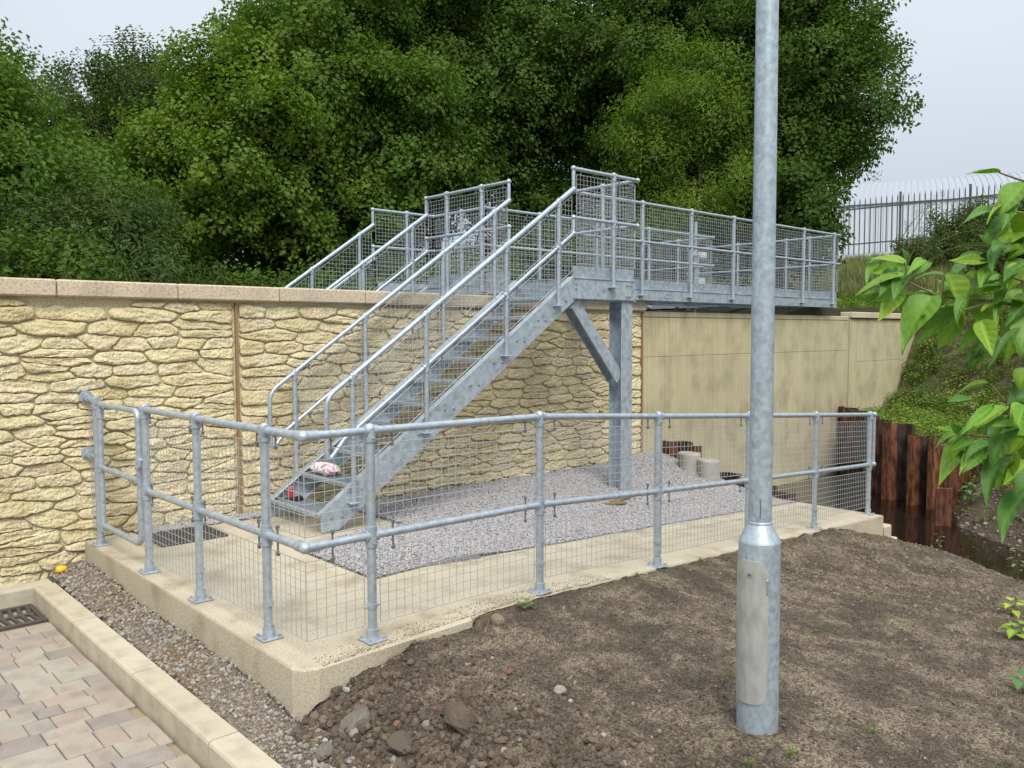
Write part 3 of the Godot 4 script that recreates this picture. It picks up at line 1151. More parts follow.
func build_kerb() -> void:
	var kerb := Node3D.new()
	kerb.name = "kerb"
	add_child(kerb)
	kerb.set_meta("kind", "structure")
	tag(kerb, "buff concrete kerb turning a corner round the block paving", "kerb")
	# profile across the kerb: the paved side carries the rounded arris
	var prof := [Vector2(-0.072, -0.2), Vector2(-0.072, 0.11), Vector2(-0.066, 0.121), Vector2(-0.052, 0.127), Vector2(0.066, 0.127), Vector2(0.072, 0.12), Vector2(0.072, -0.2)]
	var joints := [-6.60, -5.60, -4.52, -3.52, -2.55, -1.6, -0.6, 0.4]
	for k in joints.size() - 1:
		kerb_stone(kerb, prof, Vector3(1.475, -0.327, joints[k] + 0.004), Vector3(1.475, -0.327, joints[k + 1] - 0.003))
	var jx := [1.532, 0.65, -0.25, -1.15]
	for k in jx.size() - 1:
		kerb_stone(kerb, prof, Vector3(jx[k] - 0.003, -0.327, -6.675), Vector3(jx[k + 1] + 0.003, -0.327, -6.675))
	# block paving in courses of mixed lengths
	var pave := Node3D.new()
	pave.name = "paving"
	add_child(pave)
	pave.set_meta("kind", "structure")
	tag(pave, "weathered pinkish grey block paving inside the kerb", "paving")
	var mb := MB.new()
	mb.box(Transform3D(Basis(), Vector3(-1.3, -0.39, -1.6)), Vector3(5.38, 0.09, 9.9))
	obj("joint_sand", mb.mesh(), M.joint_sand, pave)
	var shapes := {}
	var tones := [Color(0.88, 0.80, 0.76), Color(1.02, 0.93, 0.84), Color(0.74, 0.69, 0.68), Color(1.06, 0.98, 0.90), Color(0.96, 0.83, 0.77), Color(0.84, 0.80, 0.78)]
	var z := -6.6
	var n := 0
	var spare := MB.new()
	spare.tint = true
	while z < -1.6:
		var deep: float = [0.16, 0.12, 0.2][rng.randi() % 3]
		n += 1
		var x := 1.386 + rng.randf_range(0.0, 0.1)
		while x > -1.2:
			var l: float = [0.12, 0.16, 0.16, 0.24, 0.2][rng.randi() % 5]
			var b := minf(x, 1.386)
			var a := x - l
			x = a
			if b - a < 0.05 or (z < -6.17 and b > 0.9):
				continue
			var t: int = rng.randi() % tones.size()
			var at := Vector3((a + b) * 0.5, -0.347 + rng.randf_range(-0.0025, 0.0025), z + deep * 0.5)
			var seen := b > 0.25 and at.z < -2.6
			if not seen:
				spare.col = tones[t]
				spare.box(Transform3D(Basis(), at), Vector3(b - a - 0.004, 0.05, deep - 0.004), 0.005)
				continue
			var key := "%d_%d_%d" % [int(deep * 1000), int(round((b - a) * 500)), t]
			if not shapes.has(key):
				var q := MB.new()
				q.tint = true
				q.col = tones[t]
				q.box(Transform3D(), Vector3(b - a - 0.004, 0.05, deep - 0.004), 0.005)
				shapes[key] = q.mesh()
			var o := obj("paver", shapes[key], M.paver, pave, at)
			o.rotation = Vector3(rng.randf_range(-0.008, 0.008), rng.randf_range(-0.012, 0.012), rng.randf_range(-0.008, 0.008))
		z += deep
	obj("outer_pavers", spare.mesh(), M.paver, pave).set_meta("kind", "stuff")
	# gully grate in the corner
	var g := thing("gully_grate", "cast iron gully grate with two rows of slots in the kerb corner", "drain grate", Vector3(1.14, -0.322, -6.39))
	mb = MB.new()
	for s in [-1, 1]:
		mb.box(Transform3D(Basis(), Vector3(s * 0.235, -0.02, 0)), Vector3(0.03, 0.044, 0.44), 0.004)
		mb.box(Transform3D(Basis(), Vector3(0, -0.02, s * 0.205)), Vector3(0.438, 0.044, 0.03), 0.004)
	obj("frame", mb.mesh(), M.cast_iron, g)
	mb = MB.new()
	mb.box(Transform3D(Basis(), Vector3(0, -0.018, 0)), Vector3(0.438, 0.034, 0.024), 0.004)
	for k in 8:
		var xx := -0.196 + k * 0.056
		for s in [-1, 1]:
			mb.bar(Vector3(xx, -0.02, s * 0.013), Vector3(xx + 0.02, -0.02, s * 0.19), 0.026, 0.034, 0.004)
	obj("bars", mb.mesh(), M.cast_iron, g)
	mb = MB.new()
	mb.box(Transform3D(Basis(), Vector3(0, -0.085, 0)), Vector3(0.46, 0.02, 0.43))
	obj("sump", mb.mesh(), M.silt, g)

func kerb_stone(parent: Node, prof: Array, a: Vector3, b: Vector3) -> void:
	var mb := MB.new()
	mb.tint = true
	var v := rng.randf_range(0.93, 1.05)
	mb.col = Color(v, v * rng.randf_range(0.98, 1.01), v * rng.randf_range(0.95, 1.03))
	var d := (b - a).normalized()
	var across := Vector3.UP.cross(d) * -1.0      # for a run towards +z this is towards -x: the paved side is negative
	across = Vector3(1, 0, 0) if absf(d.z) > 0.5 else Vector3(0, 0, -1)
	for k in prof.size() - 1:
		var p: Vector2 = prof[k]
		var q: Vector2 = prof[k + 1]
		var hint := across * (p.x + q.x) + Vector3.UP * (p.y + q.y - 0.05)
		mb.fquad(a + across * p.x + Vector3.UP * p.y, b + across * p.x + Vector3.UP * p.y, b + across * q.x + Vector3.UP * q.y, a + across * q.x + Vector3.UP * q.y, hint)
	for e in [[a, -d], [b, d]]:
		for k in range(1, prof.size() - 1):
			mb.ftri(e[0] + across * prof[0].x + Vector3.UP * prof[0].y, e[0] + across * prof[k].x + Vector3.UP * prof[k].y, e[0] + across * prof[k + 1].x + Vector3.UP * prof[k + 1].y, e[1])
	obj("kerb_stone", mb.mesh(), M.kerb_concrete, parent)

# ---------------------------------------------------------------- sheet piles
func pile_line(parent: Node, a: Vector2, b: Vector2, tops: Array, low: float, mats: Array) -> void:
	var n := tops.size()
	var dir := (b - a) / n
	var u := dir.normalized()
	var nrm := Vector2(-u.y, u.x)
	if nrm.dot(-a) < 0.0:
		nrm = -nrm
	for k in n:
		var s := a + dir * k
		var w := dir.length() - 0.004
		var inn: float = 0.10 if k % 2 == 0 else -0.10
		# U-shaped pan: two sloping flanks and a web
		var line := [s - nrm * inn * 0.0, s + u * w * 0.2 + nrm * inn, s + u * w * 0.8 + nrm * inn, s + u * w]
		var mb := MB.new()
		for e in 3:
			var p: Vector2 = line[e]
			var q: Vector2 = line[e + 1]
			var sn := Vector2(-(q - p).y, (q - p).x).normalized()
			if sn.dot(nrm) < 0.0:
				sn = -sn
			var t := 0.014
			var pts := [p, q, q - sn * t, p - sn * t]
			var top: float = tops[k]
			for f in 4:
				var g: Vector2 = pts[f]
				var h: Vector2 = pts[(f + 1) % 4]
				var o := (g + h) * 0.5 - (p + q) * 0.5 + sn * t * 0.5
				mb.fquad(Vector3(g.x, low, g.y), Vector3(h.x, low, h.y), Vector3(h.x, top, h.y), Vector3(g.x, top, g.y), Vector3(o.x, 0, o.y))
			mb.fquad(Vector3(pts[0].x, top, pts[0].y), Vector3(pts[1].x, top, pts[1].y), Vector3(pts[2].x, top, pts[2].y), Vector3(pts[3].x, top, pts[3].y), Vector3.UP)
		obj("pile", mb.mesh(), M[mats[k % mats.size()]], parent)

func build_piles() -> void:
	var p := thing("sheet_pile_wall", "rusty orange and brown sheet piles holding the far bank above the water", "sheet piling")
	pile_line(p, Vector2(14.4, -6.9), Vector2(12.52, -5.35), [0.27, 0.27, 0.27, 0.27, 0.26, 0.26, 0.25, 0.25], -1.5, ["rust_brown", "rust_dark", "rust_brown"])
	pile_line(p, Vector2(12.52, -5.35), Vector2(12.36, -4.90), [0.25, 0.24], -1.5, ["rust_orange", "rust_dark"])
	pile_line(p, Vector2(12.34, -4.90), Vector2(12.17, -4.42), [0.10, 0.10, 0.10], -1.5, ["rust_orange", "rust_dark", "rust_orange"])
	pile_line(p, Vector2(12.17, -4.42), Vector2(12.7, -4.1), [-0.05, -0.12], -1.5, ["rust_brown", "rust_brown"])
	var st := thing("pile_stub", "short rusty pile stub standing in the water at the bank", "pile", Vector3(11.2, -0.75, -4.02))
	var mb := MB.new()
	mb.box(Transform3D(Basis.from_euler(Vector3(0, -1.15, 0.0)), Vector3(0, -0.02, 0)), Vector3(0.19, 0.72, 0.05), 0.008)
	obj("web", mb.mesh(), M.rust_brown, st)
	mb = MB.new()
	mb.box(Transform3D(Basis.from_euler(Vector3(0, -1.15, 0.0)), Vector3(0.07, -0.03, -0.05)), Vector3(0.03, 0.70, 0.1), 0.006)
	obj("flange", mb.mesh(), M.rust_brown, st)
	var q := thing("sheet_pile_wall", "low dark brown sheet piles edging the gravel below the concrete wall", "sheet piling")
	pile_line(q, Vector2(9.17, -6.9), Vector2(9.10, -6.25), [0.13, 0.13, 0.12], -1.5, ["rust_brown", "rust_dark"])
	pile_line(q, Vector2(9.10, -6.25), Vector2(9.02, -4.88), [-0.16, -0.2, -0.24, -0.28, -0.30], -1.5, ["rust_brown", "rust_dark"])
	# weathered concrete bag blocks at the end of the gravel
	for k in 2:
		var b := thing("concrete_block", ["rounded pinkish concrete block tucked beside the brown piles", "rounded pale concrete block at the tip of the gravel"][k], "concrete block", [Vector3(8.74, -0.36, -6.20), Vector3(8.76, -0.42, -5.93)][k])
		mb = MB.new()
		var prof := []
		for s in 7:
			var a := PI * 0.5 * s / 6.0
			prof.append(Vector2(0.17 - 0.03 * (1.0 - cos(a)), 0.44 - 0.03 + 0.03 * sin(a)))
		var pr := [Vector2(0.165, 0.0), Vector2(0.175, 0.05)]
		pr.append_array(prof)
		pr.append(Vector2(0.0, 0.44))
		mb.lathe(Transform3D(Basis.from_scale(Vector3(0.6, 0.98, 0.95)), Vector3.ZERO), pr, 20)
		obj("body", mb.mesh(), M.paver, b)
		mb = MB.new()
		mb.lathe(Transform3D(Basis.from_scale(Vector3(0.6, 0.98, 0.95)), Vector3.ZERO), [Vector2(0.176, 0.16), Vector2(0.181, 0.165), Vector2(0.181, 0.175), Vector2(0.176, 0.18)], 20)
		obj("cast_ridge", mb.mesh(), M.paver, b)

# ---------------------------------------------------------------- welded mesh infill
# a panel lies in the plane through o with the level direction h; poly holds its corners as (along, up)
func wire_panel(parent: Node, o: Vector3, h: Vector3, polys: Array, cell: float, slope := 0.0, r := 0.0019) -> MeshInstance3D:
	var mb := MB.new()
	for entry in polys:
		var oo: Vector3 = o
		var hh: Vector3 = h
		var poly := []
		if entry is Dictionary:
			oo = entry.o; hh = entry.h; poly = entry.poly
		else:
			poly = entry
		wires(mb, oo, hh, poly, cell, slope, r)
	return obj("mesh_panel", mb.mesh(), M.wire, parent)

func wires(mb: MB, o: Vector3, h: Vector3, poly: Array, cell: float, slope: float, r: float) -> void:
	var n := poly.size()
	var nrm := h.cross(Vector3.UP).normalized()
	var frame := []
	for p in poly:
		frame.append(o + h * p.x + Vector3.UP * p.y)
	frame.append(frame[0])
	for k in n:
		mb.rod(frame[k], frame[k + 1], r * 1.45, 5, false)
	for way in 2:
		# way 0: upright wires; way 1: wires along the rails
		var vals := []
		for p in poly:
			vals.append(p.x if way == 0 else p.y - slope * p.x)
		var lo: float = vals.min()
		var hi: float = vals.max()
		var count: int = maxi(1, int(round((hi - lo) / cell)))
		for c in range(1, count):
			var v: float = lerpf(lo, hi, float(c) / count)
			var hits := []
			for k in n:
				var a: float = vals[k] - v
				var b: float = vals[(k + 1) % n] - v
				if (a < 0.0) != (b < 0.0):
					hits.append((poly[k] as Vector2).lerp(poly[(k + 1) % n], a / (a - b)))
			if hits.size() == 2:
				var off := nrm * (r if way == 0 else -r) * 0.9
				mb.rod(o + h * hits[0].x + Vector3.UP * hits[0].y + off, o + h * hits[1].x + Vector3.UP * hits[1].y + off, r, 4, false)

func panel_clip(parent: Node, at: Vector3, to: Vector3) -> void:
	var mb := MB.new()
	mb.rod(at, to, 0.0048, 6)
	mb.box(Transform3D(Basis(), to), Vector3(0.017, 0.024, 0.017), 0.004)
	obj("clip", mb.mesh(), M.clip, parent)

# clamp fitting where a post meets a rail running along d
func clamp_fitting(parent: Node, at: Vector3, d: Vector3, rail_r: float, post_r: float, top: bool) -> void:
	var mb := MB.new()
	mb.rod(at - d * 0.034, at + d * 0.034, rail_r + 0.0065, 14)
	for s in [-1.0, 1.0]:
		mb.rod(at + d * (s * 0.029), at + d * (s * 0.036), rail_r + 0.009, 14)
	mb.rod(at - Vector3.UP * 0.058, at + Vector3.UP * (0.0 if top else 0.05), post_r + 0.0065, 14)
	if top:
		mb.ball(at + Vector3.UP * 0.008, Vector3(post_r + 0.006, rail_r + 0.009, post_r + 0.006), 12, 8)
	var side := d.cross(Vector3.UP).normalized()
	mb.rod(at - Vector3.UP * 0.036 + side * post_r, at - Vector3.UP * 0.036 + side * (post_r + 0.014), 0.006, 6)
	obj("clamp", mb.mesh(), M.galvanised, parent)

func base_flange(parent: Node, at: Vector3, turn: float, tilt := 0.0) -> void:
	var mb := MB.new()
	var b := Basis.from_euler(Vector3(0, turn, tilt))
	mb.box(Transform3D(b, at + Vector3.UP * 0.0065), Vector3(0.115, 0.009, 0.115), 0.002)
	mb.rod(at + Vector3.UP * 0.008, at + Vector3.UP * 0.062, 0.031, 14)
	for sx in [-1, 1]:
		for sz in [-1, 1]:
			mb.rod(at + b * Vector3(sx * 0.042, 0.01, sz * 0.042), at + b * Vector3(sx * 0.042, 0.023, sz * 0.042), 0.0075, 6)
	obj("base_plate", mb.mesh(), M.galvanised, parent)

const POST_R := 0.0242
const RAIL_R := 0.0212

func build_railing() -> void:
	var f := thing("guard_railing", "galvanised tube railing with wire mesh panels round the concrete path", "railing", Vector3(1.95, 0, -3.6))
	var P := [Vector3(1.90, 0, -5.68), Vector3(1.915, 0, -4.86), Vector3(1.93, 0, -4.0), Vector3(2.31, 0, -3.60), Vector3(3.54, 0, -3.615), Vector3(4.785, 0, -3.665), Vector3(6.12, 0, -3.745), Vector3(7.44, 0, -3.835), Vector3(8.88, 0, -3.96)]
	for k in P.size():
		P[k].y = slab_y(P[k].x)
	var corner := Vector3(1.938, 0, -3.607)
	var o: Vector3 = f.position
	var T := 1.095
	var Mid := 0.55
	# rails: one bent run each at the top and in the middle
	for lvl in [T, Mid]:
		var up: Vector3 = Vector3.UP * lvl
		var run := [P[0] + up - o, P[1] + up - o, P[2] + up - o, corner + up - o]
		for k in range(3, P.size()):
			run.append(P[k] + up - o)
		var last: Vector3 = P[-1] + Vector3(0.13, -0.009, -0.011) + up - o
		run.append(last)
		var mb := MB.new()
		mb.tube(fillet(run, 0.04, 3), RAIL_R, 12)
		obj("rail", mb.mesh(), M.galvanised, f)
		mb = MB.new()
		var c: Vector3 = corner + up - o
		mb.ball(c, Vector3(0.032, 0.03, 0.032), 12, 8)
		mb.rod(c, c + Vector3(0, 0, -0.075), RAIL_R + 0.0065, 12)
		mb.rod(c, c + Vector3(0.075, 0, 0.002), RAIL_R + 0.0065, 12)
		obj("elbow", mb.mesh(), M.galvanised, f)
	# closed end loop beyond the last post
	var e: Vector3 = P[-1] + Vector3(0.13, -0.009, -0.011) - o
	var mbl := MB.new()
	mbl.rod(e + Vector3.UP * Mid, e + Vector3.UP * T, RAIL_R * 0.8, 10)
	for lvl in [T, Mid]:
		mbl.ball(e + Vector3.UP * lvl, Vector3.ONE * 0.031, 10, 8)
	obj("end_loop", mbl.mesh(), M.galvanised, f)
	for k in P.size():
		var b: Vector3 = P[k] - o
		var mb := MB.new()
		mb.rod(b + Vector3.UP * 0.008, b + Vector3.UP * T, POST_R, 14)
		var post := obj("post", mb.mesh(), M.galvanised, f)
		var d: Vector3 = ((P[k + 1] if k + 1 < P.size() else P[k]) - P[k - 1 if k > 0 else 0]).normalized()
		if k == 2:
			d = Vector3(0, 0, 1)
		if k == 3:
			d = Vector3(1, 0, 0)
		clamp_fitting(post, b + Vector3.UP * T, d, RAIL_R, POST_R, true)
		clamp_fitting(post, b + Vector3.UP * Mid, d, RAIL_R, POST_R, false)
		base_flange(post, b, 0.0)
		# the small saddle clip that holds the lower panel
		mb = MB.new()
		mb.rod(b + Vector3.UP * 0.17, b + Vector3.UP * 0.195, POST_R + 0.004, 12)
		mb.rod(b + Vector3.UP * 0.182 - d * 0.05, b + Vector3.UP * 0.182 + d * 0.05, 0.006, 6)
		obj("clip", mb.mesh(), M.galvanised, post)
	# mesh panels: two in each bay
	for k in P.size() - 1:
		for lower in 2:
			var lo := 0.088 if lower else Mid + 0.052
			var hi := Mid - 0.072 if lower else T - 0.07
			var clips := []
			var pan: MeshInstance3D
			if k == 2:
				# bent round the corner
				var a: Vector3 = P[2] - o
				var c := corner - o
				var b: Vector3 = P[3] - o
				var l1 := (c - a).length()
				var l2 := (b - c).length()
				pan = wire_panel(f, a, Vector3(0, 0, 1), [{"o": a, "h": (c - a).normalized(), "poly": [Vector2(0.045, lo), Vector2(l1, lo), Vector2(l1, hi), Vector2(0.045, hi)]}, {"o": c, "h": (b - c).normalized(), "poly": [Vector2(0.0, lo), Vector2(l2 - 0.045, lo), Vector2(l2 - 0.045, hi), Vector2(0.0, hi)]}], 0.0505)
				clips = [a.lerp(c, 0.3), c.lerp(b, 0.4)]
			else:
				var a: Vector3 = P[k] - o
				var b: Vector3 = P[k + 1] - o
				var d := Vector3(b.x - a.x, 0, b.z - a.z)
				var l := d.length()
				var sl := (b.y - a.y) / l
				var s0 := 0.05
				var s1 := l - 0.05
				pan = wire_panel(f, a, d.normalized(), [[Vector2(s0, lo + sl * s0), Vector2(s1, lo + sl * s1), Vector2(s1, hi + sl * s1), Vector2(s0, hi + sl * s0)]], 0.0505, sl)
				clips = [a.lerp(b, 0.11), a.lerp(b, 0.9)]
			for c in clips:
				if lower:
					panel_clip(pan, c + Vector3.UP * (Mid - 0.02), c + Vector3.UP * (hi - 0.008))
				else:
					panel_clip(pan, c + Vector3.UP * (T - 0.02), c + Vector3.UP * (hi - 0.008))
					panel_clip(pan, c + Vector3.UP * (Mid + 0.02), c + Vector3.UP * (lo + 0.004))

func build_gate() -> void:
	var f := thing("gate_post", "galvanised gate post with short stub rails fixed to the stone wall", "post", Vector3(1.885, 0, -6.68))
	var mb := MB.new()
	mb.rod(Vector3(0, 0.008, 0), Vector3(0, 1.1, 0), POST_R, 14)
	obj("post", mb.mesh(), M.galvanised, f)
	base_flange(f, Vector3.ZERO, 0.0)
	for y in [1.095, 0.66]:
		mb = MB.new()
		mb.rod(Vector3(0, y, -0.0), Vector3(0, y + 0.015, -0.255), RAIL_R if y > 1.0 else 0.012, 12)
		var r := obj("stub_rail", mb.mesh(), M.galvanised, f)
		mb = MB.new()
		mb.rod(Vector3(0, y + 0.015, -0.268), Vector3(0, y + 0.015, -0.245), 0.052, 16)
		mb.rod(Vector3(0, y + 0.015, -0.255), Vector3(0, y + 0.012, -0.16), 0.032, 14)
		for s in 4:
			var a := PI * 0.5 * s + 0.6
			mb.rod(Vector3(cos(a) * 0.04, y + 0.015 + sin(a) * 0.04, -0.25), Vector3(cos(a) * 0.04, y + 0.015 + sin(a) * 0.04, -0.235), 0.007, 6)
		obj("wall_flange", mb.mesh(), M.galvanised, r)
	clamp_fitting(f, Vector3(0, 1.095, 0), Vector3(0, 0, 1), RAIL_R, POST_R, true)
	wire_panel(f, Vector3(0, 0, -0.19), Vector3(0, 0, 1), [[Vector2(0.0, 0.12), Vector2(0.15, 0.12), Vector2(0.15, 1.03), Vector2(0.0, 1.03)]], 0.0505)
	# the gate leaf
	var g := thing("gate", "self-closing galvanised tube gate with one bar hung on the gate post", "gate", Vector3(1.885, 0, -6.6))
	mb = MB.new()
	var w := 0.80
	mb.rod(Vector3(0, 0.15, 0.0), Vector3(0, 1.085, 0), 0.0205, 12)
	obj("hinge_stile", mb.mesh(), M.galvanised, g)
	mb = MB.new()
	mb.tube(fillet([Vector3(0, 1.075, 0.0), Vector3(0.01, 1.075, w), Vector3(0.01, 0.165, w), Vector3(0, 0.165, 0.0)], 0.07, 6), 0.0205, 12)
	obj("frame", mb.mesh(), M.galvanised, g)
	mb = MB.new()
	mb.rod(Vector3(0, 0.60, 0.0), Vector3(0.01, 0.60, w), 0.0195, 12)
	obj("bar", mb.mesh(), M.galvanised, g)
	mb = MB.new()
	for y in [0.15, 0.60, 1.0]:
		mb.rod(Vector3(0, y - 0.03, -0.0), Vector3(0, y + 0.03, -0.0), 0.028, 12)
		mb.bar(Vector3(0, y, -0.01), Vector3(0, y, -0.07), 0.03, 0.03, 0.005)
	obj("hinge", mb.mesh(), M.galvanised, g)
	mb = MB.new()
	mb.rod(Vector3(0.01, 0.68, w), Vector3(0.01, 0.77, w), 0.029, 12)
	mb.box(Transform3D(Basis(), Vector3(0.0, 0.73, w + 0.045)), Vector3(0.03, 0.06, 0.05), 0.006)
	mb.rod(Vector3(-0.03, 0.71, w + 0.04), Vector3(-0.03, 0.71, w + 0.095), 0.006, 8)
	mb.rod(Vector3(0.0, 0.75, w + 0.02), Vector3(0.0, 0.75, w + 0.1), 0.007, 8)
	obj("latch", mb.mesh(), M.galvanised, g)

# ---------------------------------------------------------------- the stile bridge
const NEAR_Z := -5.85
const FAR_Z := -6.75
const DECK_Y := 2.16
const STEP_X := 3.29
const STEP_Y := 0.148
const GOING := 0.2916
const RISE := 0.2012
const PITCH := 0.69

func nose_y(x: float) -> float:
	return STEP_Y + PITCH * (x - STEP_X)

func channel_beam(parent: Node, called: String, a: Vector3, b: Vector3, deep: float, flange: float, side: Vector3, mat_: Material) -> MeshInstance3D:
	# a to b is the middle of the web; flanges point towards side
	var mb := MB.new()
	var d := (b - a).normalized()
	var up := side.cross(d).normalized()
	if up.y < 0.0:
		up = -up
	mb.bar(a, b, 0.008, deep, 0.002, up)
	mb.bar(a + up * (deep * 0.5 - 0.004) - side * 0.009, b + up * (deep * 0.5 - 0.004) - side * 0.009, 0.01, 0.008, 0.001, up)
	for s in [-1.0, 1.0]:
		var off: Vector3 = up * (s * (deep * 0.5 - 0.006)) + side * (flange * 0.5 + 0.003)
		mb.bar(a + off, b + off, flange, 0.012, 0.002, up)
	return obj(called, mb.mesh(), mat_, parent)

func bolts(parent: Node, spots: Array, n: Vector3, r := 0.011) -> void:
	var mb := MB.new()
	for p in spots:
		mb.rod(p, p + n * 0.012, r, 6)
		mb.rod(p, p + n * 0.004, r * 1.5, 10)
	obj("bolts", mb.mesh(), M.bolt, parent)

func h_section(mb: MB, a: Vector3, b: Vector3, wide: float, deep: float, front: Vector3, t := 0.012) -> void:
	# flanges face front and back
	var d := (b - a).normalized()
	var side := d.cross(front).normalized()
	for s in [-1.0, 1.0]:
		var off: Vector3 = front * (s * (deep * 0.5 - t * 0.5))
		mb.bar(a + off, b + off, t, wide, 0.003, side)
	mb.bar(a, b, deep - 2.0 * t, t * 0.8, 0.0, side)

func bridge_post(f: Node, base: Vector3, top: float, d: Vector3, mids: Array, side: Vector3, rail_y: Array) -> void:
	var mb := MB.new()
	mb.rod(base, Vector3(base.x, top, base.z), 0.0215, 12)
	var p := obj("post", mb.mesh(), M.galvanised, f)
	for y in rail_y:
		clamp_fitting(p, Vector3(base.x, y, base.z), d, 0.0195, 0.0215, y > top - 0.02)
	mb = MB.new()
	mb.box(Transform3D(Basis(), base + Vector3(0, 0.0, 0) - side * 0.0), Vector3(0.10, 0.014, 0.075), 0.003)
	mb.rod(base, base + Vector3.UP * 0.07, 0.028, 12)
	mb.box(Transform3D(Basis(), base - side * 0.024 + Vector3.UP * 0.03), Vector3(0.07 if absf(side.z) > 0.5 else 0.012, 0.075, 0.012 if absf(side.z) > 0.5 else 0.07), 0.003)
	mb.rod(base - Vector3.UP * 0.016, base - Vector3.UP * 0.004, 0.012, 8)
	obj("base_bracket", mb.mesh(), M.galvanised_plate, p)

func tread_mesh(wide: float) -> ArrayMesh:
	# open grating: bearing bars between the stringers, cross rods, end plates
	var mb := MB.new()
	var n := 10
	for k in n:
		var x := 0.012 + k * 0.026
		mb.box(Transform3D(Basis(), Vector3(x, -0.016, 0)), Vector3(0.004, 0.03, wide))
	var c := int(wide / 0.09)
	for k in range(1, c):
		var z := -wide * 0.5 + wide * k / c
		mb.box(Transform3D(Basis(), Vector3(0.13, -0.005, z)), Vector3(0.24, 0.006, 0.006))
	for s in [-1, 1]:
		mb.box(Transform3D(Basis(), Vector3(0.13, -0.03, s * (wide * 0.5 - 0.003))), Vector3(0.25, 0.062, 0.006), 0.002)
	mb.box(Transform3D(Basis(), Vector3(0.254, -0.018, 0)), Vector3(0.005, 0.036, wide))
	return mb.mesh()

func flight(f: Node, zn: float, zf: float) -> void:
	var wide := zn - zf - 0.02
	var tm := tread_mesh(wide - 0.012)
	var zm := (zn + zf) * 0.5
	for k in 10:
		var at := Vector3(STEP_X + GOING * k, STEP_Y + RISE * k, zm)
		var t := obj("tread", tm, M.galvanised_plate, f, at)
		var mb := MB.new()
		mb.box(Transform3D(Basis(), Vector3(0.003, -0.014, 0)), Vector3(0.034, 0.034, wide - 0.014), 0.004)
		obj("nosing", mb.mesh(), M.galvanised, t)
	# stringers: channels with the web outside, cut level at the ground and plumb at the landing
	for s in 2:
		var z: float = zn if s == 0 else zf
		var inn := Vector3(0, 0, -1) if s == 0 else Vector3(0, 0, 1)
		var mb := MB.new()
		var deep := 0.253
		var x_top := 6.215
		var line := [Vector2(STEP_X - 0.005, 0.004), Vector2(STEP_X - 0.005, STEP_Y + 0.004), Vector2(x_top, nose_y(x_top) + 0.004), Vector2(x_top, nose_y(x_top) - deep), Vector2(STEP_X + (deep - STEP_Y) / PITCH, 0.004)]
		for face in 2:
			var zz: float = z - inn.z * 0.004 if face == 0 else z + inn.z * 0.004
			for k in range(1, line.size() - 1):
				mb.ftri(Vector3(line[0].x, line[0].y, zz), Vector3(line[k].x, line[k].y, zz), Vector3(line[k + 1].x, line[k + 1].y, zz), -inn if face == 0 else inn)
		for k in line.size():
			var a: Vector2 = line[k]
			var b: Vector2 = line[(k + 1) % line.size()]
			var o2 := (a + b) * 0.5 - Vector2(4.75, 1.0)
			mb.fquad(Vector3(a.x, a.y, z - 0.004), Vector3(b.x, b.y, z - 0.004), Vector3(b.x, b.y, z + 0.004), Vector3(a.x, a.y, z + 0.004), Vector3(o2.x, o2.y, 0))
		# flanges
		for fl in 2:
			var y0: float = 0.0 if fl == 0 else -deep + 0.008
			var xa := STEP_X if fl == 0 else STEP_X + (deep - STEP_Y) / PITCH
			var p := Vector3(xa, nose_y(xa) + y0, z + inn.z * 0.034)
			var q := Vector3(x_top, nose_y(x_top) + y0, z + inn.z * 0.034)
			var dir := (q - p).normalized()
			mb.bar(p, q, 0.06, 0.010, 0.002, dir.cross(Vector3(0, 0, 1)) * -1.0)
		var st := obj("stringer", mb.mesh(), M.galvanised_plate, f)
		var spots := []
		for k in 10:
			var x := STEP_X + GOING * k + 0.09
			for e in 2:
				var xx := x + 0.1 * e
				spots.append(Vector3(xx, nose_y(STEP_X + GOING * k) - 0.036, z - inn.z * 0.004))
		bolts(st, spots, -inn)

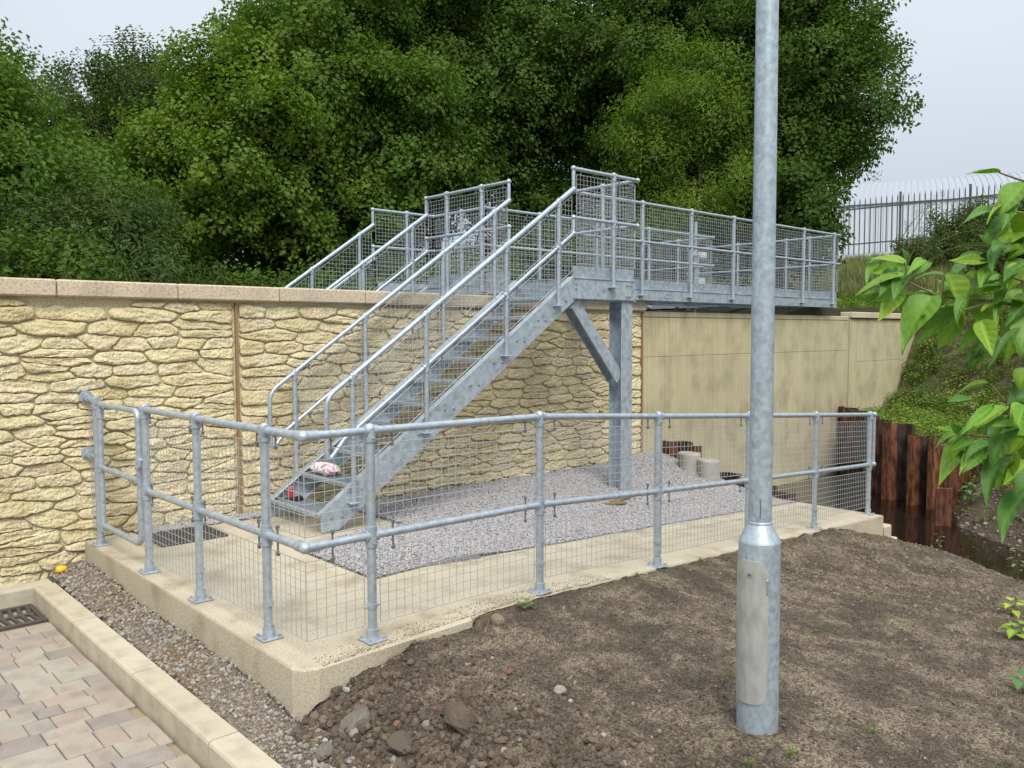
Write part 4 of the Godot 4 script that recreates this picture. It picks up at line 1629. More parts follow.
func stair_rail(f: Node, z: float, out: Vector3, top_turn: Array, mid_turn: Array) -> void:
	# handrail and knee rail of one side of a flight; both go on round the landing; they meet in a loop at the foot
	var rails := [0.9, 0.455]
	var x_hi := 6.182
	var x_lo := 3.36
	var yb := nose_y(x_lo) + 0.9
	var run := [Vector3(x_lo + 0.13, nose_y(x_lo + 0.13) + 0.455, z), Vector3(x_lo - 0.03, nose_y(x_lo) + 0.35, z), Vector3(x_lo - 0.03, yb - 0.015, z), Vector3(x_hi, nose_y(x_hi) + 0.9, z)]
	run[1].y = nose_y(x_lo) + 0.36
	run.append_array(top_turn)
	var mb := MB.new()
	var bent := fillet(run.slice(0, 4), 0.10, 5)
	for p in fillet([run[3]] + top_turn, 0.035, 3):
		bent.push_back(p)
	mb.tube(bent, 0.0195, 12)
	obj("handrail", mb.mesh(), M.galvanised, f)
	mb = MB.new()
	var lower := [Vector3(x_lo + 0.12, nose_y(x_lo + 0.12) + 0.455, z), Vector3(x_hi, nose_y(x_hi) + 0.455, z)]
	lower.append_array(mid_turn)
	mb.tube(fillet(lower, 0.035, 3), 0.0195, 12)
	obj("knee_rail", mb.mesh(), M.galvanised, f)
	mb = MB.new()
	for p in [run[3], top_turn[0], lower[1], mid_turn[0]]:
		mb = MB.new()
		mb.ball(p, Vector3.ONE * 0.029, 10, 8)
		obj("elbow", mb.mesh(), M.galvanised, f)
	var posts := [3.573, 4.318, 5.262, 5.966]
	var d := Vector3(1, PITCH, 0).normalized()
	for x in posts:
		bridge_post(f, Vector3(x, nose_y(x) - 0.13, z), nose_y(x) + 0.9, d, [], out, [nose_y(x) + 0.9, nose_y(x) + 0.455])
	var ends := posts + [x_hi + 0.02]
	for k in ends.size() - 1:
		var a: float = ends[k] + 0.045
		var b: float = ends[k + 1] - 0.045
		for lv in [[0.09, 0.40], [0.50, 0.845]]:
			var pan := wire_panel(f, Vector3(0, 0, z), Vector3(1, 0, 0), [[Vector2(a, nose_y(a) + lv[0]), Vector2(b, nose_y(b) + lv[0]), Vector2(b, nose_y(b) + lv[1]), Vector2(a, nose_y(a) + lv[1])]], 0.0505, 0.0, 0.0022)
			for t in [0.15, 0.85]:
				var x := lerpf(a, b, t)
				panel_clip(pan, Vector3(x, nose_y(x) + lv[1] + 0.035, z), Vector3(x, nose_y(x) + lv[1], z))

func deck_rail(f: Node, pts: Array, posts: Array, out: Vector3, y_base: float, tie_ends := true) -> void:
	# straight guard rail with two rails, posts and mesh
	var a: Vector3 = pts[0]
	var b: Vector3 = pts[1]
	var d := (b - a).normalized()
	var l := (b - a).length()
	for y in [1.09, 0.60]:
		var mb := MB.new()
		mb.rod(a + Vector3.UP * (DECK_Y + y), b + Vector3.UP * (DECK_Y + y), 0.0195, 12)
		obj("guard_rail", mb.mesh(), M.galvanised, f)
		if tie_ends:
			for q in [a, b]:
				mb = MB.new()
				mb.ball(q + Vector3.UP * (DECK_Y + y), Vector3.ONE * 0.028, 10, 8)
				obj("elbow", mb.mesh(), M.galvanised, f)
	var stops := [0.0]
	for s in posts:
		var p := a + d * float(s)
		bridge_post(f, Vector3(p.x, y_base, p.z), DECK_Y + 1.09, d, [], out, [DECK_Y + 1.09, DECK_Y + 0.60])
		stops.append(s)
	stops.append(l)
	for k in stops.size() - 1:
		var s0: float = stops[k] + 0.045
		var s1: float = stops[k + 1] - 0.045
		if s1 - s0 < 0.08:
			continue
		for lv in [[0.14, 0.55], [0.655, 1.035]]:
			var pan := wire_panel(f, Vector3(a.x, DECK_Y, a.z), d, [[Vector2(s0, lv[0]), Vector2(s1, lv[0]), Vector2(s1, lv[1]), Vector2(s0, lv[1])]], 0.0505, 0.0, 0.0022)
			for t in [0.12, 0.88]:
				var p := a + d * lerpf(s0, s1, t)
				panel_clip(pan, p + Vector3.UP * (DECK_Y + lv[1] + 0.04), p + Vector3.UP * (DECK_Y + lv[1]))

func toe_board(f: Node, a: Vector3, b: Vector3) -> void:
	var mb := MB.new()
	mb.bar(a + Vector3.UP * (DECK_Y + 0.062), b + Vector3.UP * (DECK_Y + 0.062), 0.006, 0.122, 0.002)
	obj("toe_board", mb.mesh(), M.galvanised_plate, f)

func deck_grating(f: Node, x0: float, x1: float, z0: float, z1: float) -> void:
	var mb := MB.new()
	var x := x0 + 0.012
	while x < x1:
		mb.box(Transform3D(Basis(), Vector3(x, DECK_Y - 0.016, (z0 + z1) * 0.5)), Vector3(0.005, 0.03, absf(z1 - z0)))
		x += 0.032
	var z := z0
	while z > z1:
		mb.box(Transform3D(Basis(), Vector3((x0 + x1) * 0.5, DECK_Y - 0.004, z)), Vector3(x1 - x0, 0.006, 0.006))
		z -= 0.1
	obj("deck_grating", mb.mesh(), M.galvanised_plate, f)

func build_bridge() -> void:
	var f := thing("footbridge", "galvanised steel stile bridge with mesh-sided stairs and a raised walkway over the wall", "footbridge")
	var L := 6.2          # left edge of the landing
	var R := 7.2          # its right end
	var B0 := -8.33       # far edge of the walkway
	var B1 := -9.45       # far edge of the far flight
	var E := 13.85        # end of the walkway
	var W := -6.80        # near edge of the walkway
	flight(f, NEAR_Z, FAR_Z)
	flight(f, B0, B1)
	var T := DECK_Y + 1.09
	var K := DECK_Y + 0.60
	# handrails, from the near side to the far side
	stair_rail(f, NEAR_Z + 0.035, Vector3(0, 0, 1), [Vector3(6.182, T, NEAR_Z + 0.035), Vector3(R, T, NEAR_Z + 0.035)], [Vector3(6.182, K, NEAR_Z + 0.035), Vector3(R, K, NEAR_Z + 0.035)])
	stair_rail(f, FAR_Z - 0.035, Vector3(0, 0, -1), [Vector3(6.182, T, FAR_Z - 0.035), Vector3(6.182, T, B0 + 0.035)], [Vector3(6.182, K, FAR_Z - 0.035), Vector3(6.182, K, B0 + 0.035)])
	stair_rail(f, B0 + 0.035, Vector3(0, 0, 1), [Vector3(6.182, T, B0 + 0.035), Vector3(6.182, T, B0 + 0.06)], [Vector3(6.182, K, B0 + 0.035), Vector3(6.182, K, B0 + 0.06)])
	stair_rail(f, B1 - 0.035, Vector3(0, 0, -1), [Vector3(6.182, T, B1 - 0.035), Vector3(R, T, B1 - 0.035)], [Vector3(6.182, K, B1 - 0.035), Vector3(R, K, B1 - 0.035)])
	var yb := DECK_Y - 0.085
	deck_rail(f, [Vector3(6.182, 0, NEAR_Z + 0.035), Vector3(R, 0, NEAR_Z + 0.035)], [0.62], Vector3(0, 0, 1), yb, false)
	deck_rail(f, [Vector3(R, 0, NEAR_Z + 0.035), Vector3(R, 0, W + 0.035)], [0.5], Vector3(1, 0, 0), yb)
	deck_rail(f, [Vector3(6.182, 0, FAR_Z - 0.035), Vector3(6.182, 0, B0 + 0.035)], [0.46, 1.10], Vector3(-1, 0, 0), yb, false)
	deck_rail(f, [Vector3(6.182, 0, B1 - 0.035), Vector3(R, 0, B1 - 0.035)], [0.55], Vector3(0, 0, -1), yb, false)
	deck_rail(f, [Vector3(R, 0, B0 - 0.035), Vector3(R, 0, B1 - 0.035)], [0.5], Vector3(1, 0, 0), yb)
	deck_rail(f, [Vector3(R, 0, W + 0.035), Vector3(E, 0, W + 0.035)], [1.28, 2.34, 3.38, 4.40, 5.42, 6.45], Vector3(0, 0, 1), yb)
	deck_rail(f, [Vector3(R, 0, B0 - 0.035), Vector3(12.45, 0, B0 - 0.035)], [1.0, 2.2, 3.45, 4.55], Vector3(0, 0, -1), yb)
	deck_rail(f, [Vector3(E, 0, W + 0.035), Vector3(E, 0, -9.9)], [0.55, 1.0, 2.0, 2.9], Vector3(1, 0, 0), yb)
	deck_rail(f, [Vector3(12.45, 0, B0 - 0.035), Vector3(12.45, 0, -9.9)], [0.75, 1.4], Vector3(-1, 0, 0), yb)
	# edge beams: deep channels in front of and behind the wall, shallow ones above it
	var deep := 0.215
	var yc := DECK_Y - deep * 0.5
	var near := channel_beam(f, "edge_beam", Vector3(L + 0.02, yc, NEAR_Z), Vector3(R, yc, NEAR_Z), deep, 0.07, Vector3(0, 0, -1), M.galvanised_plate)
	bolts(near, [Vector3(L + 0.06, DECK_Y - 0.06, NEAR_Z + 0.004), Vector3(L + 0.06, DECK_Y - 0.11, NEAR_Z + 0.004), Vector3(R - 0.13, DECK_Y - 0.05, NEAR_Z + 0.004), Vector3(R - 0.08, DECK_Y - 0.05, NEAR_Z + 0.004), Vector3(R - 0.13, DECK_Y - 0.17, NEAR_Z + 0.004), Vector3(R - 0.08, DECK_Y - 0.17, NEAR_Z + 0.004)], Vector3(0, 0, 1))
	channel_beam(f, "edge_beam", Vector3(R - 0.004, yc, NEAR_Z - 0.012), Vector3(R - 0.004, yc, W + 0.01), deep, 0.07, Vector3(-1, 0, 0), M.galvanised_plate)
	channel_beam(f, "edge_beam", Vector3(L + 0.02, yc, NEAR_Z - 0.012), Vector3(L + 0.02, yc, FAR_Z - 0.05), deep, 0.07, Vector3(1, 0, 0), M.galvanised_plate)
	var dw := 0.145
	var yw := DECK_Y - dw * 0.5
	var wb := channel_beam(f, "edge_beam", Vector3(R + 0.006, yw, W), Vector3(E, yw, W), dw, 0.07, Vector3(0, 0, -1), M.galvanised_plate)
	bolts(wb, [Vector3(9.05, DECK_Y - 0.05, W + 0.004), Vector3(9.12, DECK_Y - 0.05, W + 0.004), Vector3(9.05, DECK_Y - 0.10, W + 0.004), Vector3(9.12, DECK_Y - 0.10, W + 0.004)], Vector3(0, 0, 1))
	var dm := 0.12
	var ym := DECK_Y - dm * 0.5
	channel_beam(f, "edge_beam", Vector3(L + 0.02, ym, FAR_Z - 0.06), Vector3(L + 0.02, ym, B1 + 0.01), dm, 0.06, Vector3(1, 0, 0), M.galvanised_plate)
	channel_beam(f, "edge_beam", Vector3(R, ym, B0), Vector3(E - 0.01, ym, B0), dm, 0.06, Vector3(0, 0, 1), M.galvanised_plate)
	channel_beam(f, "edge_beam", Vector3(L + 0.03, ym, B1), Vector3(R, ym, B1), dm, 0.06, Vector3(0, 0, 1), M.galvanised_plate)
	channel_beam(f, "edge_beam", Vector3(R, ym, B0 - 0.01), Vector3(R, ym, B1 + 0.01), dm, 0.06, Vector3(-1, 0, 0), M.galvanised_plate)
	channel_beam(f, "edge_beam", Vector3(E, ym, W - 0.012), Vector3(E, ym, -9.9), dm, 0.06, Vector3(-1, 0, 0), M.galvanised_plate)
	channel_beam(f, "edge_beam", Vector3(12.45, ym, B0 - 0.012), Vector3(12.45, ym, -9.9), dm, 0.06, Vector3(1, 0, 0), M.galvanised_plate)
	# cross beams under the walkway
	for k in 7:
		var mb := MB.new()
		var x := 7.5 + k * 1.02
		mb.bar(Vector3(x, DECK_Y - 0.075, W - 0.012), Vector3(x, DECK_Y - 0.075, B0 + 0.012), 0.05, 0.08, 0.003)
		obj("cross_beam", mb.mesh(), M.galvanised_plate, f)
	toe_board(f, Vector3(L + 0.03, 0, NEAR_Z - 0.022), Vector3(R, 0, NEAR_Z - 0.022))
	toe_board(f, Vector3(R, 0, NEAR_Z - 0.01), Vector3(R, 0, W + 0.01))
	toe_board(f, Vector3(R + 0.01, 0, W - 0.022), Vector3(E, 0, W - 0.022))
	toe_board(f, Vector3(L + 0.02, 0, FAR_Z - 0.06), Vector3(L + 0.02, 0, B0 + 0.01))
	toe_board(f, Vector3(R + 0.01, 0, B0), Vector3(12.45, 0, B0))
	toe_board(f, Vector3(L + 0.03, 0, B1), Vector3(R, 0, B1))
	toe_board(f, Vector3(R, 0, B0 - 0.01), Vector3(R, 0, B1 + 0.01))
	toe_board(f, Vector3(E, 0, W - 0.01), Vector3(E, 0, -9.9))
	deck_grating(f, L + 0.03, R - 0.02, NEAR_Z - 0.02, W)
	deck_grating(f, L + 0.03, E - 0.02, W - 0.02, B0 + 0.02)
	deck_grating(f, L + 0.03, R - 0.02, B0 - 0.02, B1 + 0.02)
	deck_grating(f, 12.47, E - 0.02, B0 - 0.03, -9.9)
	# column and knee brace
	var mb := MB.new()
	var cx := 7.12
	var cz := -5.98
	h_section(mb, Vector3(cx, -0.3, cz), Vector3(cx, DECK_Y - deep - 0.012, cz), 0.185, 0.185, Vector3(0, 0, 1), 0.013)
	var col := obj("column", mb.mesh(), M.galvanised_plate, f)
	mb = MB.new()
	mb.box(Transform3D(Basis(), Vector3(cx, DECK_Y - deep - 0.006, cz)), Vector3(0.25, 0.012, 0.24), 0.002)
	obj("cap_plate", mb.mesh(), M.galvanised_plate, col)
	mb = MB.new()
	h_section(mb, Vector3(6.31, 1.90, cz), Vector3(7.03, 1.09, cz), 0.14, 0.14, Vector3(0, 0, 1), 0.009)
	var br := obj("knee_brace", mb.mesh(), M.galvanised_plate, f)
	mb = MB.new()
	mb.box(Transform3D(Basis.from_euler(Vector3(0, 0, -0.86)), Vector3(6.31, 1.915, cz)), Vector3(0.012, 0.2, 0.16), 0.002)
	obj("end_plate", mb.mesh(), M.galvanised_plate, br)
	mb = MB.new()
	h_section(mb, Vector3(cx, 0.0, B1 + 0.12), Vector3(cx, DECK_Y - dm - 0.004, B1 + 0.12), 0.15, 0.15, Vector3(0, 0, 1), 0.01)
	obj("column", mb.mesh(), M.galvanised_plate, f)

# ---------------------------------------------------------------- lamp post
func build_lamp() -> void:
	var at := Vector3(2.964, 0, -1.758)
	at.y = ground_y(at.x, at.z)
	var f := thing("lamp_post", "tall galvanised lamp post with a wider base and an access door", "lamp post", at)
	var S := 0.0
	var mb := MB.new()
	var rb := 0.0825
	mb.lathe(Transform3D(Basis(), Vector3.ZERO), [Vector2(0.0, -0.4), Vector2(rb, -0.4), Vector2(rb, 0.765), Vector2(rb - 0.003, 0.773), Vector2(0.0505, 0.832), Vector2(0.046, 0.838)], 40)
	obj("base_section", mb.mesh(), M.lamp_steel, f)
	mb = MB.new()
	mb.rod(Vector3(0, 0.83, 0), Vector3(0.0, 6.0, 0.0), 0.0455, 36, true, 0.0385)
	var sh := obj("shaft", mb.mesh(), M.lamp_steel, f)
	# weld bead and seam
	mb = MB.new()
	mb.lathe(Transform3D(Basis(), Vector3.ZERO), [Vector2(0.0455, 0.833), Vector2(0.0495, 0.838), Vector2(0.0485, 0.844), Vector2(0.045, 0.848)], 32)
	obj("weld", mb.mesh(), M.lamp_steel, sh)
	var to_eye := atan2(EYE.z - at.z, EYE.x - at.x)
	mb = MB.new()
	for k in 1:
		var a := to_eye + 0.0
		var d := Vector3(cos(a), 0, sin(a))
		mb.tube(PackedVector3Array([d * 0.0452 + Vector3(0, 0.865, 0), d * 0.0452 + Vector3(0.002, 0.89, 0.001), d * 0.045 + Vector3(0.0, 0.94, 0)]), 0.0026, 6)
	obj("cable_slot", mb.mesh(), M.clip, sh)
	# access door: a curved plate standing proud of the base, rounded at its corners
	mb = MB.new()
	var a0 := to_eye - 0.42
	var a1 := to_eye + 1.38
	var y0 := 0.12
	var y1 := 0.70
	var R1 := rb + 0.0055
	var cols := 18
	var rows := 24
	var grid := []
	for j in rows + 1:
		var row := []
		var y := lerpf(y0, y1, float(j) / rows)
		for i in cols + 1:
			var u := float(i) / cols
			# round the corners by pulling the ends of the edge rows in
			var yy := y
			var cr := 0.05
			var sx: float = minf(u, 1.0 - u) * (a1 - a0) * R1
			var lim := 0.0
			if sx < cr:
				lim = cr - sqrt(maxf(0.0, cr * cr - (cr - sx) * (cr - sx)))
			yy = clampf(yy, y0 + lim, y1 - lim)
			var a := lerpf(a0, a1, u)
			row.append([a, yy])
		grid.append(row)
	for j in rows:
		for i in cols:
			var q := []
			for c in [grid[j][i], grid[j][i + 1], grid[j + 1][i + 1], grid[j + 1][i]]:
				q.append([Vector3(cos(c[0]) * R1, c[1], sin(c[0]) * R1), Vector3(cos(c[0]), 0, sin(c[0]))])
			if q[0][0].distance_to(q[3][0]) > 1e-5 or q[1][0].distance_to(q[2][0]) > 1e-5:
				mb.tri(q[0][0], q[1][0], q[2][0], q[0][1], q[1][1], q[2][1])
				mb.tri(q[0][0], q[2][0], q[3][0], q[0][1], q[2][1], q[3][1])
	# rim of the door
	var rim := []
	for i in cols + 1:
		rim.append(grid[0][i])
	for j in rows + 1:
		rim.append(grid[j][cols])
	for i in cols + 1:
		rim.append(grid[rows][cols - i])
	for j in rows + 1:
		rim.append(grid[rows - j][0])
	var am := (a0 + a1) * 0.5
	for k in rim.size() - 1:
		var c: Array = rim[k]
		var e: Array = rim[k + 1]
		var o := Vector3(cos(am), 0, sin(am)) * rb + Vector3.UP * (y0 + y1) * 0.5
		var p := Vector3(cos(c[0]), 0, sin(c[0]))
		var q := Vector3(cos(e[0]), 0, sin(e[0]))
		var cp := p * R1 + Vector3.UP * float(c[1])
		mb.fquad(cp, q * R1 + Vector3.UP * float(e[1]), q * (rb - 0.002) + Vector3.UP * float(e[1]), p * (rb - 0.002) + Vector3.UP * float(c[1]), cp - o)
	var door := obj("access_door", mb.mesh(), M.lamp_door, f)
	door.set_meta("label", "dull grey curved access door with a small round lock")
	mb = MB.new()
	var la := to_eye + 0.42
	var ld := Vector3(cos(la), 0, sin(la))
	mb.rod(ld * (R1 - 0.001) + Vector3.UP * 0.645, ld * (R1 + 0.003) + Vector3.UP * 0.645, 0.0105, 16)
	obj("lock", mb.mesh(), M.bolt, door)
	mb = MB.new()
	mb.rod(ld * (R1 + 0.001) + Vector3.UP * 0.645, ld * (R1 + 0.0042) + Vector3.UP * 0.645, 0.006, 10)
	obj("keyhole", mb.mesh(), M.clip, door)
	mb = MB.new()
	var ha := to_eye - 0.36
	var hd := Vector3(cos(ha), 0, sin(ha))
	mb.box(Transform3D(Basis(Vector3.UP, -ha), hd * (R1 + 0.001) + Vector3.UP * 0.60), Vector3(0.006, 0.06, 0.009), 0.002)
	obj("hinge_tab", mb.mesh(), M.bolt, door)
	# lantern on its bracket, above the picture
	mb = MB.new()
	mb.tube(PackedVector3Array([Vector3(0, 5.95, 0), Vector3(-0.1, 6.08, 0.1), Vector3(-0.35, 6.14, 0.35)]), 0.028, 12)
	obj("bracket", mb.mesh(), M.lamp_steel, f)
	mb = MB.new()
	mb.box(Transform3D(Basis(Vector3.UP, -0.785) * Basis(Vector3(0, 0, 1), 0.0), Vector3(-0.56, 6.15, 0.56)), Vector3(0.24, 0.08, 0.62), 0.03)
	obj("lantern", mb.mesh(), M.grey_box, f)
	mb = MB.new()
	mb.box(Transform3D(Basis(Vector3.UP, -0.785), Vector3(-0.58, 6.1, 0.58)), Vector3(0.16, 0.02, 0.4), 0.004)
	obj("lantern_glass", mb.mesh(), M.lens_glass, f)

# ---------------------------------------------------------------- trees and plants
func leaf_card(mb: MB, base: Vector3, dir: Vector3, nrm: Vector3, l: float, w: float) -> void:
	# one leaf: two halves folded along the midrib
	var side := dir.cross(nrm).normalized()
	var mid := base + dir * (l * 0.45)
	var lift := nrm * (w * 0.22)
	var tip := base + dir * l - nrm * (l * 0.10)
	var a := mid + side * (w * 0.5) + lift
	var b := mid - side * (w * 0.5) + lift
	mb.ftri(base, a, tip, nrm)
	mb.ftri(base, tip, b, nrm)

func spray_mesh(seed_: int, leaves: int, l: float, w: float, reach: float) -> ArrayMesh:
	var r := RandomNumberGenerator.new()
	r.seed = seed_
	var mb := MB.new()
	mb.tint = true
	for k in leaves:
		var t := 0.1 + 0.9 * float(k) / leaves
		var a := k * 2.4 + r.randf() * 0.8
		var spread := reach * (0.18 + 0.30 * r.randf())
		var base := Vector3(cos(a) * spread * 0.55, t * reach - 0.25 * reach, sin(a) * spread * 0.55)
		var dir := Vector3(cos(a), r.randf_range(-0.35, 0.55), sin(a)).normalized()
		var nrm := (Vector3.UP * 1.1 + Vector3(r.randf_range(-0.7, 0.7), 0, r.randf_range(-0.7, 0.7))).normalized()
		nrm = (nrm - dir * nrm.dot(dir)).normalized()
		var v := r.randf_range(0.86, 1.14)
		mb.col = Color(v * r.randf_range(0.93, 1.1), v, v * r.randf_range(0.85, 1.1))
		leaf_card(mb, base, dir, nrm, l * r.randf_range(0.75, 1.2), w * r.randf_range(0.8, 1.15))
	return mb.mesh()

var sprays := []

func crown(parent: Node, lobes: Array, per_area: float, tone: Color, size: float, kind: int) -> void:
	var xf := []
	var cl := []
	for lobe in lobes:
		var c: Vector3 = lobe[0]
		var r: Vector3 = lobe[1]
		var area := 4.0 * PI * pow((r.x * r.y + r.x * r.z + r.y * r.z) / 3.0, 1.0)
		for k in int(area * per_area):
			var d := Vector3(rng.randfn(), rng.randfn(), rng.randfn()).normalized()
			if d.y < -0.35 and rng.randf() < 0.5:
				continue
			var p := c + d * r * (rng.randf_range(0.5, 1.06) + 0.08 * rng.randfn())
			var up := (d * 0.9 + Vector3.UP * 0.55 + Vector3(rng.randfn(), rng.randfn(), rng.randfn()) * 0.35).normalized()
			var b := Basis(Quaternion(Vector3.UP, up)) * Basis(Vector3.UP, rng.randf() * TAU)
			xf.append(Transform3D(b.scaled(Vector3.ONE * size * rng.randf_range(0.75, 1.25)), p))
			var v := rng.randf_range(0.88, 1.12)
			cl.append(Color(tone.r * v * rng.randf_range(0.88, 1.15), tone.g * v, tone.b * v * rng.randf_range(0.8, 1.15)))
	scatter("crown", sprays[kind], M.foliage, xf, cl, parent).set_meta("kind", "stuff")

func tree(called: String, label: String, at: Vector3, height: float, rad: float, low: float, lobes_n: int, tone: Color, kind: int, group := "", size := 1.0, per_area := 11.0, slim := 0.0) -> Node3D:
	var t := thing(called, label, "tree", Vector3(at.x, ground_y(at.x, at.z) - 0.05, at.z), group)
	var h := height - t.position.y
	var mid := Vector3(0, (low + h) * 0.5, 0)
	var ry := (h - low) * 0.5
	var lobes := []
	for k in lobes_n:
		# lobes fill the shell of an egg-shaped crown
		var d := Vector3(rng.randfn(), rng.randfn() * 0.9, rng.randfn()).normalized()
		var s := rng.randf_range(0.45, 0.80)
		if k % 6 == 0:
			s = rng.randf_range(0.1, 0.4)
		var taper := 1.0 - 0.35 * clampf(d.y, -0.2, 1.0) - slim * clampf(-d.y, 0.0, 1.0)
		var lr := rad * rng.randf_range(0.26, 0.42)
		lobes.append([mid + Vector3(d.x * rad * s * taper, d.y * (ry - lr * 0.7) * minf(1.0, s * 1.3), d.z * rad * s * taper), Vector3(lr, lr * rng.randf_range(0.6, 0.85), lr)])
	# trunk and limbs
	var mb := MB.new()
	var top := mid + Vector3(0, ry * 0.35, 0)
	var bend := Vector3(rng.randf_range(-0.3, 0.3), 0, rng.randf_range(-0.3, 0.3))
	mb.tube(PackedVector3Array([Vector3(0, -0.3, 0), Vector3(0, h * 0.2, 0) + bend * 0.5, Vector3(0, h * 0.4, 0) + bend, top + bend]), 0.035 * h * 0.5 + 0.04, 9, true, 0.035)
	obj("trunk", mb.mesh(), M.bark, t)
	mb = MB.new()
	for k in mini(lobes.size(), 22):
		var c: Vector3 = lobes[k][0]
		var s := Vector3(0, clampf(c.y - rad * 0.5, h * 0.15, h * 0.55), 0) + bend * 0.8
		mb.tube(PackedVector3Array([s, s.lerp(c, 0.45) + Vector3(0, 0.15, 0) + Vector3(rng.randfn(), rng.randfn(), rng.randfn()) * 0.12, c]), 0.05, 6, false, 0.012)
		for e in 3:
			var d := Vector3(rng.randfn(), absf(rng.randfn()), rng.randfn()).normalized()
			mb.rod(c, c + d * lobes[k][1] * 0.9, 0.014, 5, false, 0.005)
	obj("limbs", mb.mesh(), M.bark, t)
	crown(t, lobes, per_area, tone, size, kind)
	return t

func build_trees() -> void:
	sprays = [spray_mesh(101, 24, 0.095, 0.062, 0.44), spray_mesh(102, 28, 0.12, 0.032, 0.5), spray_mesh(103, 24, 0.105, 0.085, 0.46), spray_mesh(104, 14, 0.07, 0.045, 0.26)]
	var dk := Color(0.094, 0.162, 0.034)
	var md := Color(0.116, 0.198, 0.038)
	var br := Color(0.155, 0.240, 0.040)
	var yl := Color(0.105, 0.150, 0.038)
	tree("tree", "broad green tree standing where the stone wall leaves the picture", Vector3(2.5, 0, -17.0), 6.9, 3.3, 0.6, 44, md, 0)
	tree("tree", "grey-green willow-like tree with narrow leaves behind the stone wall", Vector3(4.2, 0, -14.9), 4.5, 2.2, 0.4, 30, Color(0.095, 0.145, 0.05), 1)
	tree("tree", "dark olive tree rising alone behind the lower willow-like tree", Vector3(8.2, 0, -23.4), 10.3, 3.4, 1.5, 44, Color(0.075, 0.115, 0.035), 0)
	tree("tree", "slender pale-topped tree between the willow-like tree and the tall maples", Vector3(6.2, 0, -20.5), 6.4, 2.0, 0.8, 24, md, 0)
	tree("tree", "fresh green tree with rounded clumps behind the far stair", Vector3(7.9, 0, -16.6), 8.4, 2.8, 0.5, 46, br, 2)
	tree("tree", "tall full maple left of the walkway with bright upper clumps", Vector3(10.3, 0, -17.0), 11.2, 3.3, 0.6, 54, md, 2)
	tree("tree", "tall dark maple with bare limbs showing behind the landing", Vector3(12.9, 0, -17.2), 13.4, 3.4, 0.8, 50, dk, 2)
	tree("tree", "tall dark maple with sky showing through its middle", Vector3(15.4, 0, -16.6), 14.0, 3.5, 1.2, 46, dk, 2, "", 1.0, 7.0)
	tree("tree", "tall dark tree behind the walkway next to the light green tree", Vector3(18.2, 0, -13.6), 13.6, 3.4, 1.4, 46, dk, 0)
	tree("tree", "light yellow-green tree close behind the walkway rail", Vector3(15.5, 0, -11.0), 8.3, 2.0, 0.3, 34, br, 1)
	tree("tree", "large dark tree beyond the lamp post with a ragged outer edge", Vector3(18.2, 0, -10.3), 11.4, 2.75, 1.2, 52, dk, 0, "", 1.0, 11.0, 0.35)
	tree("tree", "low dense dark tree at the end of the walkway", Vector3(16.4, 0, -9.5), 5.4, 1.5, 0.1, 30, Color(0.07, 0.13, 0.028), 2)
	tree("tree", "farthest dark tree closing the gap behind the landing", Vector3(20.8, 0, -19.0), 12.5, 3.8, 1.0, 40, dk, 0, "", 1.0, 3.5)
	# hedge shrubs close up the foot of the wood
	for s in [[3.2, -12.6, 3.2, 1.7], [5.6, -12.9, 2.9, 1.6], [7.6, -12.6, 3.0, 1.7], [9.8, -12.8, 3.4, 1.8], [11.6, -13.2, 3.2, 1.7], [13.5, -13.2, 4.2, 1.9], [0.6, -13.5, 3.4, 2.0], [15.4, -13.0, 4.6, 1.8], [13.0, -19.5, 4.6, 2.4], [17.2, -17.8, 5.2, 2.4], [10.4, -20.2, 4.4, 2.4], [20.8, -15.2, 5.6, 2.4]]:
		tree("shrub", "dark leafy shrub filling the foot of the wood behind the wall", Vector3(s[0], 0, s[1]), s[2], s[3], 0.0, 16, dk, 0, "shrubs behind the wall", 0.9)
	# thin arching twigs at the outer edge of the big tree
	var t := thing("bramble", "thin arching twigs with sparse leaves in front of the palisade fence", "bramble", Vector3(20.2, ground_y(20.2, -8.6), -8.6))
	var mb := MB.new()
	var xf := []
	var cl := []
	for k in 9:
		var a := Vector3(rng.randf_range(-0.6, 0.3), 0.2, rng.randf_range(-0.5, 0.4))
		var e := Vector3(rng.randf_range(0.0, 1.2), rng.randf_range(1.0, 2.5), rng.randf_range(0.4, 2.3))
		var path := PackedVector3Array()
		for s in 7:
			var u := s / 6.0
			path.push_back(a.lerp(e, u) + Vector3.UP * sin(u * PI) * 0.5)
		mb.tube(path, 0.012, 5, false, 0.004)
		for s in 16:
			var u := rng.randf_range(0.25, 1.0)
			var p := a.lerp(e, u) + Vector3.UP * sin(u * PI) * 0.5 + Vector3(rng.randfn(), rng.randfn(), rng.randfn()) * 0.08
			xf.append(Transform3D(Basis(Vector3.UP, rng.randf() * TAU).scaled(Vector3.ONE * rng.randf_range(0.4, 0.7)), p))
			cl.append(Color(0.06, 0.10, 0.025) * rng.randf_range(0.8, 1.3))
	obj("twigs", mb.mesh(), M.twig, t)
	scatter("leaves", sprays[3], M.foliage, xf, cl, t).set_meta("kind", "stuff")

